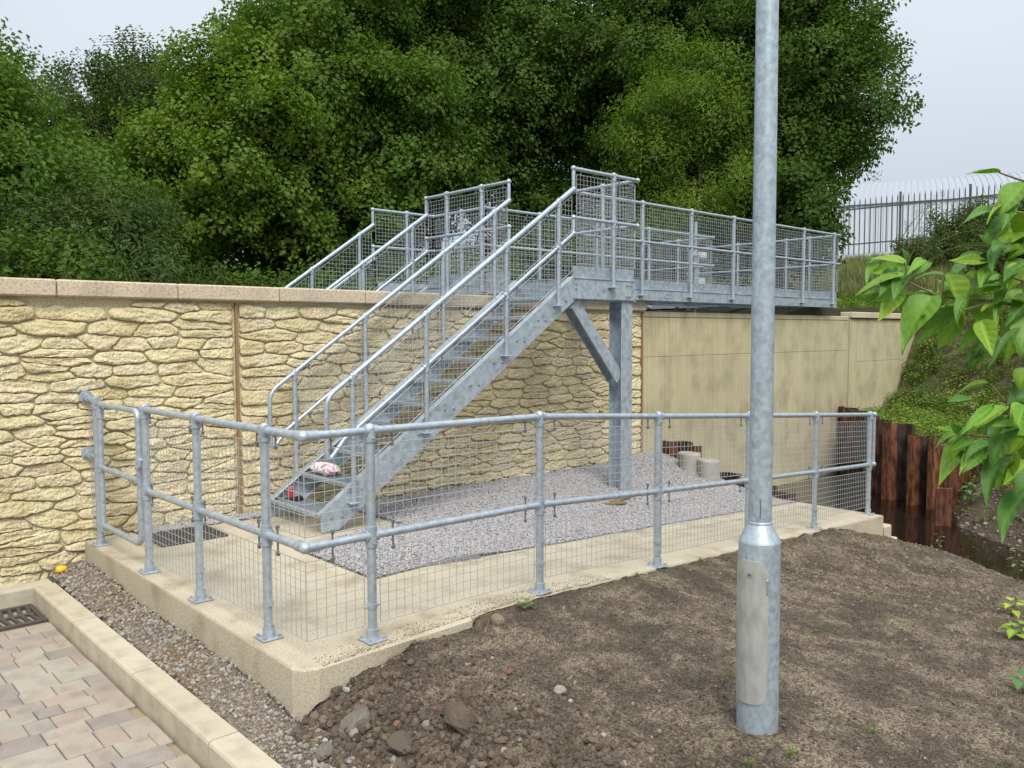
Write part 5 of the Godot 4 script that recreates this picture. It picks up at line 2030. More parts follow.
func grass_mesh(seed_: int, blades: int, h: float, lean: float, wide: float) -> ArrayMesh:
	var r := RandomNumberGenerator.new()
	r.seed = seed_
	var mb := MB.new()
	mb.tint = true
	for k in blades:
		var a := r.randf() * TAU
		var d := Vector3(cos(a), 0, sin(a))
		var b := d * r.randf() * h * 0.18
		var l := h * r.randf_range(0.45, 1.0)
		var ln := lean * r.randf_range(0.3, 1.3)
		var m := b + d * (l * ln * 0.35) + Vector3.UP * l * 0.6
		var tip := b + d * (l * ln) + Vector3.UP * l * (1.0 - 0.35 * ln)
		var s := d.cross(Vector3.UP) * wide * 0.5
		var v := r.randf_range(0.7, 1.25)
		mb.col = Color(v, v, v)
		var n := (d * 0.6 + Vector3.UP * 0.5).normalized()
		mb.ftri(b + s, b - s, m + s * 0.8, n)
		mb.ftri(b - s, m - s * 0.8, m + s * 0.8, n)
		mb.ftri(m + s * 0.8, m - s * 0.8, tip, n)
	return mb.mesh()

func build_bank_plants() -> void:
	var short := grass_mesh(201, 16, 0.16, 0.7, 0.006)
	var tall := grass_mesh(202, 18, 0.75, 0.4, 0.011)
	var weed := spray_mesh(203, 18, 0.06, 0.032, 0.22)
	var host: MeshInstance3D = get_node("ground")
	var sets := [[], [], []]
	var cols := [[], [], []]
	for k in 40000:
		var x := rng.randf_range(12.7, 36.0)
		if k < 30000:
			x = rng.randf_range(12.7, 20.5)
		var z := rng.randf_range(-17.0, -1.0)
		var dir := Vector3(x, 0, z)
		# only the wedge the place shows, with room to step aside
		var ang := rad_to_deg(atan2(-z, x))
		if ang > 34.0 or ang < 4.0:
			continue
		if z < -6.9 and z > -7.45 and x < 18.2:
			continue
		if z < -7.0 and x < 14.3:
			continue
		if z > -6.95 and x < piece(FAR_EDGE, z) + 0.2:
			continue
		var y := ground_y(x, z)
		var n := noise_a.get_noise_2d(x * 0.9, z * 0.9) + 0.6 * noise_b.get_noise_2d(x * 1.7, z * 1.7)
		var up := y > 2.4
		var p := Vector3(x, y - 0.01, z)
		var turn := Basis(Vector3.UP, rng.randf() * TAU)
		if up and rng.randf() < 0.75:
			var s := rng.randf_range(0.3, 0.8)
			sets[1].append(Transform3D(turn.scaled(Vector3(s, s, s)), p))
			var v := rng.randf_range(0.75, 1.3)
			var c := Color(0.14, 0.18, 0.05).lerp(Color(0.32, 0.28, 0.14), clampf(0.15 + n * 1.2 + rng.randf_range(-0.3, 0.3), 0.0, 1.0))
			cols[1].append(c * v)
		elif n > -0.32 or rng.randf() < 0.25:
			if rng.randf() < 0.5:
				var s := rng.randf_range(0.5, 1.25)
				sets[2].append(Transform3D(turn.scaled(Vector3(s, s, s)), p + Vector3.UP * 0.05 * s))
				cols[2].append(Color(0.17, 0.26, 0.055).lerp(Color(0.34, 0.33, 0.11), clampf(n * 1.3 - 0.1, 0.0, 0.7)) * rng.randf_range(0.65, 1.35))
			else:
				var s := rng.randf_range(0.6, 1.5)
				sets[0].append(Transform3D(turn.scaled(Vector3(s, s, s)), p))
				cols[0].append(Color(0.19, 0.25, 0.06).lerp(Color(0.38, 0.31, 0.14), rng.randf() * 0.6) * rng.randf_range(0.8, 1.2))
	# sparse weeds on the low far bank by the water
	for k in 2600:
		var x := rng.randf_range(10.2, 14.0)
		var z := rng.randf_range(-4.3, -0.8)
		if x < piece(FAR_EDGE, z) + 0.2 or noise_a.get_noise_2d(x * 1.9, z * 1.9) < rng.randf_range(-0.35, 0.35):
			continue
		var s := rng.randf_range(0.35, 1.0)
		var which := 2 if rng.randf() < 0.6 else 0
		sets[which].append(Transform3D(Basis(Vector3.UP, rng.randf() * TAU).scaled(Vector3(s, s, s)), Vector3(x, ground_y(x, z) + 0.04 * s, z)))
		cols[which].append(Color(0.13, 0.2, 0.05).lerp(Color(0.33, 0.28, 0.13), rng.randf() * 0.5) * rng.randf_range(0.7, 1.2))
	scatter("bank_grass", short, M.dry_grass, sets[0], cols[0], host).set_meta("kind", "stuff")
	scatter("tall_grass", tall, M.dry_grass, sets[1], cols[1], host).set_meta("kind", "stuff")
	scatter("ground_cover", weed, M.foliage, sets[2], cols[2], host).set_meta("kind", "stuff")
	# taller weeds by the palisade
	var k2 := 0
	for s in [[29.0, -10.2, 2.2, 1.5], [27.2, -8.4, 1.9, 1.4], [30.5, -8.6, 2.5, 1.6], [25.8, -10.3, 1.3, 1.1], [24.0, -7.2, 1.2, 1.1]]:
		var lab: String = ["dark green bush in front of the palisade fence, beside the tall dry grass", "loose bush of tall weeds below the palisade fence", "high bush partly hiding the white shed behind the fence", "low straggly bush at the top of the weedy bank", "low bush on the bank in line with the shrub leaves"][k2]
		k2 += 1
		var g := ground_y(s[0], s[1])
		tree("bush", lab, Vector3(s[0], 0, s[1]), g + s[2], s[3], 0.0, 12, Color(0.085, 0.12, 0.04), 3, "", 1.3, 20.0)

# a leaf of the near shrub: ovate, pointed, arched and folded, with sunken side veins
func ovate_leaf(l: float, w: float, arch: float, fold: float, twist: float, c: Color, seed_: int) -> ArrayMesh:
	var r := RandomNumberGenerator.new()
	r.seed = seed_
	var rows := 24
	var half := 4
	var P := []
	for i in rows + 1:
		var t := float(i) / rows
		var ww := w * 0.56 * pow(sin(PI * pow(t, 0.70)), 0.9) * (1.0 - 0.42 * t * t)
		if i == rows:
			ww = 0.0
		var row := []
		for j in range(-half, half + 1):
			var u := float(j) / half
			var vein := sin((t * 9.0 - absf(u) * 1.7) * TAU * 0.75)
			var y: float = absf(u) * ww * fold + 0.016 * l * vein * (0.15 + 1.6 * absf(u) * (1.0 - u * u)) * sin(PI * t) - arch * l * t * t + 0.02 * l * sin(t * 5.0 + u * 2.0 + seed_)
			var q := Vector3(u * ww, y, -l * (t - arch * 0.25 * t * t)).rotated(Vector3(0, 0, 1), twist * t)
			row.append(q)
		P.append(row)
	var V := PackedVector3Array()
	var C := PackedColorArray()
	var I := PackedInt32Array()
	var nj := 2 * half + 1
	for i in rows + 1:
		for j in nj:
			V.push_back(P[i][j])
			var rib := 1.3 if j == half else 1.0 + 0.10 * sin((float(i) / rows * 9.0 - absf(float(j - half)) / half * 1.7) * TAU * 0.75)
			var v := rib * (1.0 + 0.05 * r.randfn())
			C.push_back(Color(c.r * v, c.g * v, c.b * v))
	var N := PackedVector3Array()
	N.resize(V.size())
	for i in rows:
		for j in nj - 1:
			var a := i * nj + j
			for t in [[a, a + 1, a + nj], [a + 1, a + nj + 1, a + nj]]:
				var g := (V[t[1]] - V[t[0]]).cross(V[t[2]] - V[t[0]])
				var q := PackedInt32Array(t)
				if g.y > 0.0:
					q = PackedInt32Array([t[0], t[2], t[1]])
				else:
					g = -g
				I.append_array(q)
				for s in 3:
					N[t[s]] += g
	for k in N.size():
		N[k] = N[k].normalized() if N[k].length() > 0.0 else Vector3.UP
	var arr := []
	arr.resize(Mesh.ARRAY_MAX)
	arr[Mesh.ARRAY_VERTEX] = V
	arr[Mesh.ARRAY_NORMAL] = N
	arr[Mesh.ARRAY_COLOR] = C
	arr[Mesh.ARRAY_INDEX] = I
	var m := ArrayMesh.new()
	m.add_surface_from_arrays(Mesh.PRIMITIVE_TRIANGLES, arr)
	return m

func build_near_shrub() -> void:
	# leaves as (base, tip, half width) in the picture; the shrub stands about a metre from the viewer
	var list := [[1000, 173, 968, 171, 8], [1026, 182, 997, 212, 17], [995, 210, 966, 209, 7], [1030, 216, 1001, 241, 24], [1034, 214, 1016, 244, 18], [991, 246, 982, 230, 7], [986, 253, 943, 270, 13], [1030, 243, 997, 248, 11], [1026, 252, 1003, 262, 13],
		[907, 264, 868, 254, 8], [905, 265, 869, 272, 9], [905, 274, 856, 287, 9], [903, 284, 868, 297, 9], [906, 271, 893, 294, 9], [901, 289, 880, 318, 11], [907, 262, 903, 247, 5], [934, 291, 899, 346, 19], [944, 274, 915, 274, 7], [945, 273, 969, 316, 17], [962, 308, 916, 340, 12], [964, 313, 937, 349, 13], [1000, 275, 968, 279, 12], [1008, 279, 985, 288, 11], [1022, 302, 982, 296, 13], [977, 306, 995, 333, 14], [981, 320, 992, 353, 12], [1014, 316, 1008, 362, 12], [1026, 316, 1021, 352, 14], [1030, 262, 1005, 270, 15], [1032, 276, 1004, 292, 15], [1034, 296, 1012, 312, 13],
		[1008, 406, 966, 428, 10], [989, 383, 952, 389, 9], [1010, 417, 991, 462, 15], [966, 437, 939, 481, 12], [988, 448, 969, 465, 9], [1005, 455, 980, 493, 13], [1015, 450, 998, 488, 11], [1032, 488, 987, 518, 15], [1028, 368, 1016, 388, 11], [1032, 396, 1008, 400, 18], [1030, 410, 1012, 424, 16], [1032, 428, 1008, 442, 16], [1030, 462, 1008, 478, 14], [957, 434, 952, 419, 6], [963, 435, 936, 424, 4], [1034, 474, 1016, 492, 12], [1034, 440, 1018, 460, 15]]
	var fill := RandomNumberGenerator.new()
	fill.seed = 31
	for c in [[905, 275, 26, 20, 9], [965, 290, 30, 26, 11], [1005, 265, 20, 26, 9], [1005, 330, 20, 20, 7], [1005, 430, 24, 32, 14], [975, 440, 20, 16, 5], [1012, 200, 12, 16, 4]]:
		for k in c[4]:
			var fx: float = c[0] + fill.randf_range(-c[2], c[2])
			var fy: float = c[1] + fill.randf_range(-c[3], c[3])
			list.append([fx, fy, fx + fill.randf_range(-34, -6), fy + fill.randf_range(-6, 30), fill.randf_range(5.5, 9.0)])
	var foot := Vector3(1.62, 0, -0.02)
	foot.y = ground_y(foot.x, foot.z)
	var s := thing("leafy_shrub", "near shrub with large pointed bright green leaves reaching in over the stream", "shrub", foot)
	# stems: one trunk outside the picture, branches that carry the leaves
	var D := 1.12
	var top := at_depth(1105, 330, D) - foot
	var mb := MB.new()
	var lower := at_depth(1108, 500, D) - foot
	mb.tube(PackedVector3Array([Vector3(0, -0.15, 0), lower * 0.4 + Vector3(0.03, 0, 0.02), lower * 0.75, lower, at_depth(1106, 420, D) - foot, top, at_depth(1112, 220, D) - foot, at_depth(1120, 100, D) - foot]), 0.012, 9, true, 0.004)
	for p in [[[1105, 330, 1.12], [1050, 312, 1.1], [990, 301, 1.06], [940, 297, 1.05], [908, 282, 1.05], [905, 262, 1.05]], [[1112, 300, 1.12], [1045, 288, 1.1], [1006, 275, 1.08], [993, 252, 1.08], [990, 244, 1.08]], [[1110, 240, 1.12], [1060, 200, 1.1], [1026, 182, 1.1], [1000, 173, 1.1]], [[1108, 480, 1.1], [1050, 452, 1.1], [1012, 440, 1.08], [985, 436, 1.06], [960, 434, 1.06]], [[1108, 420, 1.1], [1040, 412, 1.1], [1010, 407, 1.08], [990, 384, 1.07]], [[1050, 452, 1.1], [1020, 452, 1.08], [1004, 455, 1.07]], [[990, 301, 1.06], [978, 306, 1.05], [963, 310, 1.04]], [[1010, 407, 1.08], [1009, 416, 1.07]], [[940, 297, 1.05], [944, 274, 1.05]], [[1060, 200, 1.1], [1034, 214, 1.09], [996, 210, 1.09]], [[1050, 312, 1.1], [1026, 316, 1.08], [1014, 316, 1.08]], [[1108, 520, 1.1], [1032, 488, 1.06]]]:
		var path := PackedVector3Array()
		for q in p:
			path.push_back(at_depth(q[0], q[1], q[2]) - foot)
		mb.tube(path, 0.0026, 7, true, 0.0011)
	# more of the shrub beyond the edge of the picture
	var spare := RandomNumberGenerator.new()
	spare.seed = 77
	for k in 46:
		var bx := spare.randf_range(1046, 1180)
		var by := spare.randf_range(90, 640)
		list.append([bx, by, bx + spare.randf_range(-34, 30), by + spare.randf_range(8, 44), spare.randf_range(9, 16)])
		mb.tube(PackedVector3Array([at_depth(1109, by + 30, D) - foot, at_depth(bx, by, 1.07) - foot]), 0.002, 5, true, 0.001)
	obj("stems", mb.mesh(), M.twig, s)
	var g := [Color(0.125, 0.275, 0.022), Color(0.10, 0.235, 0.03), Color(0.16, 0.31, 0.03), Color(0.075, 0.18, 0.03), Color(0.20, 0.34, 0.03)]
	for k in list.size():
		var q: Array = list[k]
		var r := RandomNumberGenerator.new()
		r.seed = 900 + k
		var d0 := 1.04 + 0.06 * r.randf()
		var a := at_depth(q[0], q[1], d0)
		var b := at_depth(q[2], q[3], d0 - r.randf_range(-0.03, 0.05))
		var dir := (b - a).normalized()
		var l := (b - a).length() * 1.08
		var w := float(q[4]) * 2.0 / FOCAL * d0 * 0.82
		# the blade lies between facing up and facing the viewer
		var up := (Vector3.UP * r.randf_range(0.55, 1.0) + (EYE - a).normalized() * r.randf_range(0.3, 0.9)).normalized()
		up = (up - dir * up.dot(dir)).normalized()
		var basis_ := Basis(dir.cross(up) * 1.0, up, -dir)
		var o := obj("leaf", ovate_leaf(l, w, r.randf_range(0.08, 0.34), r.randf_range(0.25, 0.7), r.randf_range(-0.6, 0.6), g[r.randi() % g.size()] * r.randf_range(0.8, 1.1), 700 + k), M.near_leaf, s)
		o.transform = Transform3D(basis_, a - foot)

func small_plant(called: String, label: String, at: Vector2, n: int, l: float, w: float, tone: Color, high: float) -> void:
	var p := Vector3(at.x, ground_y(at.x, at.y), at.y)
	var t := thing(called, label, "plant", p)
	var mb := MB.new()
	var r := RandomNumberGenerator.new()
	r.seed = int(at.x * 1000.0)
	for k in n:
		var a := k * 2.4
		var d := Vector3(cos(a), 0, sin(a))
		var hgt := high * (0.3 + 0.7 * float(k) / n)
		var e := d * l * 0.35 + Vector3.UP * hgt
		mb.rod(Vector3(0, -0.01, 0), e, 0.0022, 5, false, 0.0014)
		var leaf := ovate_leaf(l, w, 0.25, 0.3, r.randf_range(-0.3, 0.3), tone * r.randf_range(0.8, 1.15), 50 + k)
		var o := obj("leaf", leaf, M.near_leaf, t)
		var up := (Vector3.UP + d * r.randf_range(-0.5, 0.3)).normalized()
		var z := -(d - up * d.dot(up)).normalized()
		o.transform = Transform3D(Basis(up.cross(z), up, z), e)
	obj("stems", mb.mesh(), M.twig, t)

func build_small_plants() -> void:
	small_plant("seedling", "small broad-leaved seedling at the edge of the concrete path", Vector2(3.25, -3.44), 6, 0.05, 0.04, Color(0.10, 0.22, 0.05), 0.05)
	small_plant("yellow_plant", "yellow-green plant on the soil below the shrub, farther up the bank", Vector2(6.30, -1.80), 7, 0.075, 0.05, Color(0.32, 0.42, 0.03), 0.13)
	small_plant("yellow_plant", "spreading lime-green plant beside the large-leaved nettle", Vector2(5.42, -1.52), 9, 0.08, 0.05, Color(0.24, 0.38, 0.03), 0.09)
	small_plant("nettle", "dull green nettle with broad leaves on bare soil", Vector2(4.45, -1.20), 7, 0.075, 0.055, Color(0.09, 0.20, 0.06), 0.08)
	small_plant("bank_weed", "thin leggy weed growing at the water's near edge", Vector2(8.15, -2.3), 14, 0.07, 0.03, Color(0.16, 0.22, 0.07), 0.34)
	small_plant("bank_weed", "leafy weed on the far bank beside the pile stub", Vector2(11.6, -3.85), 16, 0.11, 0.05, Color(0.08, 0.19, 0.04), 0.35)
	small_plant("bank_weed", "small weed standing at the water's edge near the steps", Vector2(9.05, -3.28), 9, 0.05, 0.025, Color(0.13, 0.17, 0.07), 0.25)
	small_plant("bank_weed", "clump of green weeds on the far bank right of the stub", Vector2(11.75, -3.2), 12, 0.1, 0.05, Color(0.09, 0.18, 0.05), 0.22)
	var labs := ["bright grass tuft at the foot of the lamp post", "low grass tuft on the soil beside the lamp post door", "grass tuft growing against the concrete path edge", "wispy grass tuft against the path by the lamp post", "single upright grass blades below the nettle", "sparse grass tuft in the pale dry soil", "grass tuft beyond the lamp post towards the path"]
	var spots := [[2.86, -1.55, 0.9], [2.68, -1.62, 0.6], [4.45, -3.58, 0.9], [5.3, -3.65, 0.7], [3.95, -1.02, 1.1], [3.35, -1.45, 0.6], [3.3, -2.0, 0.6]]
	for k in spots.size():
		var q: Array = spots[k]
		var t := thing("grass_tuft", labs[k], "grass", Vector3(q[0], ground_y(q[0], q[1]) - 0.004, q[1]))
		var mb_ := grass_mesh(300 + k, 22 if k != 4 else 5, 0.075 * q[2], 0.75 if k != 4 else 0.2, 0.0035)
		var m2 := StandardMaterial3D.new()
		m2.albedo_color = lin(0.17, 0.26, 0.045)
		m2.vertex_color_use_as_albedo = true
		m2.roughness = 0.6
		m2.backlight_enabled = true
		m2.backlight = Color(0.5, 0.6, 0.2)
		obj("blades", mb_, m2, t)

# ---------------------------------------------------------------- far things
func build_palisade() -> void:
	var a := Vector3(32.5, 0, -22.6)
	var b := Vector3(39.4, 0, -7.6)
	var f := thing("palisade_fence", "dark steel palisade fence along the top of the weedy bank", "fence", Vector3(35.0, 4.8, -17.3))
	var o := f.position
	var l := (b - a).length()
	var d := (b - a) / l
	var base := func(s: float) -> float: return lerpf(4.62, 5.42, s / l)
	var mb := MB.new()
	for y in [0.45, 1.95]:
		mb = MB.new()
		mb.bar(a + Vector3.UP * (base.call(0.0) + y) - o, b + Vector3.UP * (base.call(l) + y) - o, 0.04, 0.055)
		obj("rail", mb.mesh(), M.palisade_steel, f)
	mb = MB.new()
	mb.box(Transform3D(Basis(), Vector3(0, 1.15, 0)), Vector3(0.044, 2.3, 0.028))
	mb.ftri(Vector3(-0.018, 2.3, 0.014), Vector3(0.018, 2.3, 0.014), Vector3(0, 2.44, 0.0), Vector3(0, 0, 1))
	mb.ftri(Vector3(-0.018, 2.3, -0.014), Vector3(0.018, 2.3, -0.014), Vector3(0, 2.44, 0.0), Vector3(0, 0, -1))
	var pale := mb.mesh()
	var n := int(l / 0.21)
	var turn := Basis(Vector3.UP, atan2(-d.z, d.x))
	for k in n:
		var s := 0.1 + 0.21 * k
		var p := obj("pale", pale, M.palisade_steel, f, a + d * s + Vector3.UP * base.call(s) - o)
		p.basis = turn
	mb = MB.new()
	mb.box(Transform3D(Basis(), Vector3(0, 1.05, -0.06)), Vector3(0.09, 2.9, 0.08))
	var post := mb.mesh()
	for k in int(l / 2.6) + 1:
		var s := 0.6 + 2.6 * k
		var p := obj("post", post, M.palisade_steel, f, a + d * s + Vector3.UP * base.call(s) - o)
		p.basis = turn

func build_shed() -> void:
	var a := Vector3(50.5, 5.0, -27.5)
	var b := Vector3(57.5, 5.0, -10.5)
	var f := thing("shed", "long white ribbed industrial shed with a curved roof behind the palisade fence", "building", a)
	var l := (b - a).length()
	var d := (b - a) / l
	var back := Vector3(-d.z, 0, d.x)
	if back.x < 0.0:
		back = -back
	var eave := 4.7
	# wall sheets, each a ribbed panel
	var n := 17
	var mbw := MB.new()
	mbw.tint = true
	var w := l / n
	for r in 4:
		var s := w * r / 4.0
		mbw.fquad(d * s, d * (s + w * 0.19), d * (s + w * 0.19) + Vector3.UP * eave, d * s + Vector3.UP * eave, -back)
		mbw.bar(d * (s + w * 0.22) + Vector3.UP * eave * 0.5 - Vector3.UP * eave * 0.5 - back * 0.02, d * (s + w * 0.22) + Vector3.UP * eave - back * 0.02, 0.06, w * 0.06, 0.0, d)
	var sheet := mbw.mesh()
	for k in n:
		obj("wall_sheet", sheet, M.shed_sheet, f, d * (w * k))
	# curved roof with standing ribs
	var mbr := MB.new()
	mbr.tint = true
	mbr.col = Color(0.50, 0.52, 0.54)
	var pts := []
	for s in 9:
		var t := s / 8.0
		pts.append(back * (9.0 * t) + Vector3.UP * (eave + 2.5 * sin(t * PI * 0.5)))
	for s in 8:
		mbr.fquad(pts[s], pts[s] + d * w, pts[s + 1] + d * w, pts[s + 1], Vector3.UP - back)
		for r in 3:
			var off: Vector3 = d * (w * (r + 0.5) / 3.0)
			mbr.bar(pts[s] + off, pts[s + 1] + off, 0.08, 0.07, 0.0)
	var roof := mbr.mesh()
	for k in n:
		obj("roof_sheet", roof, M.shed_sheet, f, d * (w * k))
	var mb := MB.new()
	mb.tint = true
	mb.col = Color(0.85, 0.87, 0.9)
	for e in [0.0, l]:
		mb = MB.new()
		mb.tint = true
		mb.col = Color(0.85, 0.87, 0.9)
		var q: Vector3 = d * e
		for s in 8:
			mb.fquad(q + pts[s], q + pts[s + 1], q + Vector3(pts[s + 1].x, 0, pts[s + 1].z), q + Vector3(pts[s].x, 0, pts[s].z), d if e > 0.0 else -d)
		obj("gable", mb.mesh(), M.shed_sheet, f)
	mb = MB.new()
	mb.tint = true
	mb.bar(Vector3.UP * eave - back * 0.08, d * l + Vector3.UP * eave - back * 0.08, 0.14, 0.14)
	obj("gutter", mb.mesh(), M.shed_sheet, f)

func build_gauge() -> void:
	var at := Vector3(12.75, 0, -8.95)
	at.y = ground_y(at.x, at.z)
	var f := thing("instrument_post", "grey instrument box on a post behind the walkway rail", "instrument", at)
	var t := 2.16 - at.y
	var mb := MB.new()
	mb.rod(Vector3(0, -0.2, 0), Vector3(0, t + 1.45, 0), 0.03, 10)
	obj("post", mb.mesh(), M.galvanised, f)
	mb = MB.new()
	mb.box(Transform3D(Basis(), Vector3(0.0, t + 0.22, 0.09)), Vector3(0.2, 0.42, 0.12), 0.012)
	var box := obj("box", mb.mesh(), M.grey_box, f)
	mb = MB.new()
	mb.box(Transform3D(Basis(), Vector3(-0.03, t + 0.08, 0.153)), Vector3(0.07, 0.06, 0.006), 0.002)
	obj("label_plate", mb.mesh(), M.film_grey, box)
	mb = MB.new()
	mb.rod(Vector3(-0.28, t + 0.85, 0.05), Vector3(0.2, t + 0.85, 0.05), 0.018, 8)
	mb.rod(Vector3(-0.28, t + 0.66, 0.05), Vector3(0.2, t + 0.66, 0.05), 0.018, 8)
	obj("arms", mb.mesh(), M.galvanised, f)
	mb = MB.new()
	mb.box(Transform3D(Basis(), Vector3(-0.2, t + 0.85, 0.08)), Vector3(0.1, 0.09, 0.12), 0.02)
	mb.box(Transform3D(Basis(), Vector3(0.1, t + 0.84, 0.08)), Vector3(0.16, 0.12, 0.12), 0.02)
	mb.box(Transform3D(Basis(), Vector3(-0.18, t + 0.66, 0.08)), Vector3(0.09, 0.08, 0.1), 0.02)
	obj("sensor_heads", mb.mesh(), M.grey_box, f)

# ---------------------------------------------------------------- small things
func build_small_things() -> void:
	# drain cover set in the path by the gate
	var g := thing("drain_cover", "dark steel grid cover lying on the concrete path by the gate", "drain cover", Vector3(2.45, 0.004, -6.5))
	var mb := MB.new()
	for s in [-1, 1]:
		mb.box(Transform3D(Basis(), Vector3(s * 0.245, 0.006, 0)), Vector3(0.02, 0.014, 0.46), 0.002)
		mb.box(Transform3D(Basis(), Vector3(0, 0.006, s * 0.22)), Vector3(0.47, 0.014, 0.02), 0.002)
	obj("frame", mb.mesh(), M.cast_iron, g)
	mb = MB.new()
	for k in 15:
		mb.box(Transform3D(Basis(), Vector3(-0.22 + k * 0.0315, 0.005, 0)), Vector3(0.011, 0.010, 0.42), 0.001)
	for k in 12:
		mb.box(Transform3D(Basis(), Vector3(0, 0.003, -0.19 + k * 0.0345)), Vector3(0.47, 0.008, 0.008))
	obj("grid", mb.mesh(), M.cast_iron, g)
	mb = MB.new()
	mb.box(Transform3D(Basis(), Vector3(0, -0.0005, 0)), Vector3(0.49, 0.003, 0.44))
	obj("tray", mb.mesh(), M.silt, g)
	# crumpled printed bag on the second tread
	var bag := thing("plastic_bag", "crumpled pink and white printed plastic packet on a lower stair tread", "packet", Vector3(3.70, STEP_Y + RISE + 0.004, -6.50))
	var nz := FastNoiseLite.new()
	nz.seed = 44
	nz.frequency = 1.4
	var fmat := StandardMaterial3D.new()
	fmat.roughness = 0.3
	fmat.vertex_color_use_as_albedo = true
	mb = MB.new()
	mb.tint = true
	var rows := 14
	var cols := 20
	var pts := []
	for i in rows + 1:
		var row := []
		for j in cols:
			var u := float(i) / rows * 2.0 - 1.0
			var a := TAU * j / cols
			var pinch := pow(1.0 - pow(absf(u), 5.0), 0.5) + 0.06
			var p := Vector3(cos(a) * 0.075 * (0.55 + 0.45 * pinch), sin(a) * 0.05 * pinch, u * 0.17)
			p *= 1.0 + 0.22 * nz.get_noise_3d(p.x * 14.0, p.y * 14.0, p.z * 14.0)
			p.y = maxf(p.y + 0.045, 0.0)
			row.append(p)
		pts.append(row)
	for i in rows:
		for j in cols:
			var e := (j + 1) % cols
			var c: Vector3 = (pts[i][j] + pts[i + 1][e]) * 0.5
			var v := nz.get_noise_3d(c.x * 18.0 + 5.0, c.y * 18.0, c.z * 11.0)
			mb.col = Color(0.80, 0.70, 0.74)
			if v > 0.3:
				mb.col = Color(0.68, 0.20, 0.36)
			elif v < -0.34:
				mb.col = Color(0.20, 0.20, 0.25)
			elif v < -0.24:
				mb.col = Color(0.45, 0.62, 0.14)
			var hint := Vector3(c.x, c.y - 0.045, 0)
			mb.ftri(pts[i][j], pts[i + 1][j], pts[i + 1][e], hint)
			mb.ftri(pts[i][j], pts[i + 1][e], pts[i][e], hint)
	obj("film", mb.mesh(), fmat, bag)
	mb = MB.new()
	for s in [-1, 1]:
		mb.box(Transform3D(Basis.from_euler(Vector3(0.3 * s, 0, 0)), Vector3(0, 0.045, s * 0.18)), Vector3(0.085, 0.004, 0.03))
	obj("seal", mb.mesh(), M.film_pink, bag)
	# small red and black thing on the first tread
	var can := thing("crushed_can", "small red can standing in a black tray on the lowest tread", "can", Vector3(3.42, STEP_Y + 0.004, -6.60))
	mb = MB.new()
	mb.lathe(Transform3D(Basis(), Vector3(0, 0.012, 0)), [Vector2(0.0, 0.0), Vector2(0.024, 0.0), Vector2(0.028, 0.008), Vector2(0.028, 0.082), Vector2(0.022, 0.092), Vector2(0.021, 0.095), Vector2(0.0, 0.092)], 18)
	obj("body", mb.mesh(), M.red_paint, can)
	mb = MB.new()
	mb.rod(Vector3(0, 0.105, 0), Vector3(0, 0.109, 0), 0.021, 16)
	obj("lid", mb.mesh(), M.bolt, can)
	mb = MB.new()
	mb.box(Transform3D(Basis.from_euler(Vector3(0, 0.3, 0)), Vector3(0.01, 0.006, 0.04)), Vector3(0.09, 0.012, 0.16), 0.003)
	mb.box(Transform3D(Basis.from_euler(Vector3(0, 0.3, 0)), Vector3(0.03, 0.022, 0.09)), Vector3(0.05, 0.025, 0.05), 0.008)
	obj("tray", mb.mesh(), M.black_plastic, can)
	# timber offcuts by the column foot
	for k in 2:
		var p: Vector2 = [Vector2(6.72, -5.62), Vector2(6.48, -5.5)][k]
		var t := thing("timber_offcut", ["weathered timber offcut on the gravel at the column foot", "shorter timber scrap beside the offcut at the column foot"][k], "timber", Vector3(p.x, gravel_y(p.x, p.y) + 0.02, p.y))
		mb = MB.new()
		mb.box(Transform3D(Basis.from_euler(Vector3(0, 0.25 - 0.6 * k, 0.02)), Vector3.ZERO), Vector3(0.42 - 0.18 * k, 0.022, 0.07), 0.004)
		obj("plank", mb.mesh(), M.timber, t)
		mb = MB.new()
		for s in [-1, 1]:
			mb.rod(Vector3(0.1 * s, 0.011, 0.0), Vector3(0.1 * s, 0.014, 0.0), 0.004, 6)
		obj("nail_heads", mb.mesh(), M.rust_dark, t)
	# loose stones one can pick out
	var labs := ["large angular grey stone on the rubble by the broken slab corner", "small white pebble beside the broken slab corner", "flat pale stone lying on dark soil in front of the railing", "reddish brick fragment on dark soil", "buff stone against the concrete path edge", "dark clod of earth above the kerb", "broad crumbly clod of earth with roots", "rounded white stone on the far bank", "grey stone in the rubble below the kerb"]
	var spots := [[1.96, -3.22, 0.085, Color(0.30, 0.27, 0.22)], [2.04, -3.42, 0.024, Color(0.62, 0.6, 0.56)], [2.62, -2.55, 0.035, Color(0.48, 0.46, 0.43)], [2.60, -2.86, 0.024, Color(0.34, 0.16, 0.10)], [2.98, -3.38, 0.045, Color(0.38, 0.31, 0.22)], [1.98, -2.86, 0.075, Color(0.17, 0.135, 0.1)], [2.16, -2.72, 0.095, Color(0.19, 0.15, 0.11)], [11.9, -2.9, 0.10, Color(0.52, 0.5, 0.46)], [1.74, -3.1, 0.055, Color(0.27, 0.25, 0.22)]]
	for k in spots.size():
		var q: Array = spots[k]
		var sm := stone_mesh(500 + k, 0.7, 12, 9)
		var r: float = q[2]
		var o := obj("clod" if k in [5, 6] else "stone", sm, null, self, Vector3(q[0], ground_y(q[0], q[1]) + r * 0.35, q[1]))
		var sm_mat := StandardMaterial3D.new()
		var c: Color = q[3]
		sm_mat.albedo_color = lin(c.r, c.g, c.b)
		sm_mat.roughness = 0.95
		sm_mat.albedo_texture = M.rubble.albedo_texture
		sm_mat.uv1_triplanar = true
		sm_mat.uv1_world_triplanar = true
		sm_mat.uv1_scale = Vector3.ONE * 5.0
		bump(sm_mat, M.rubble.heightmap_texture, 1.0)
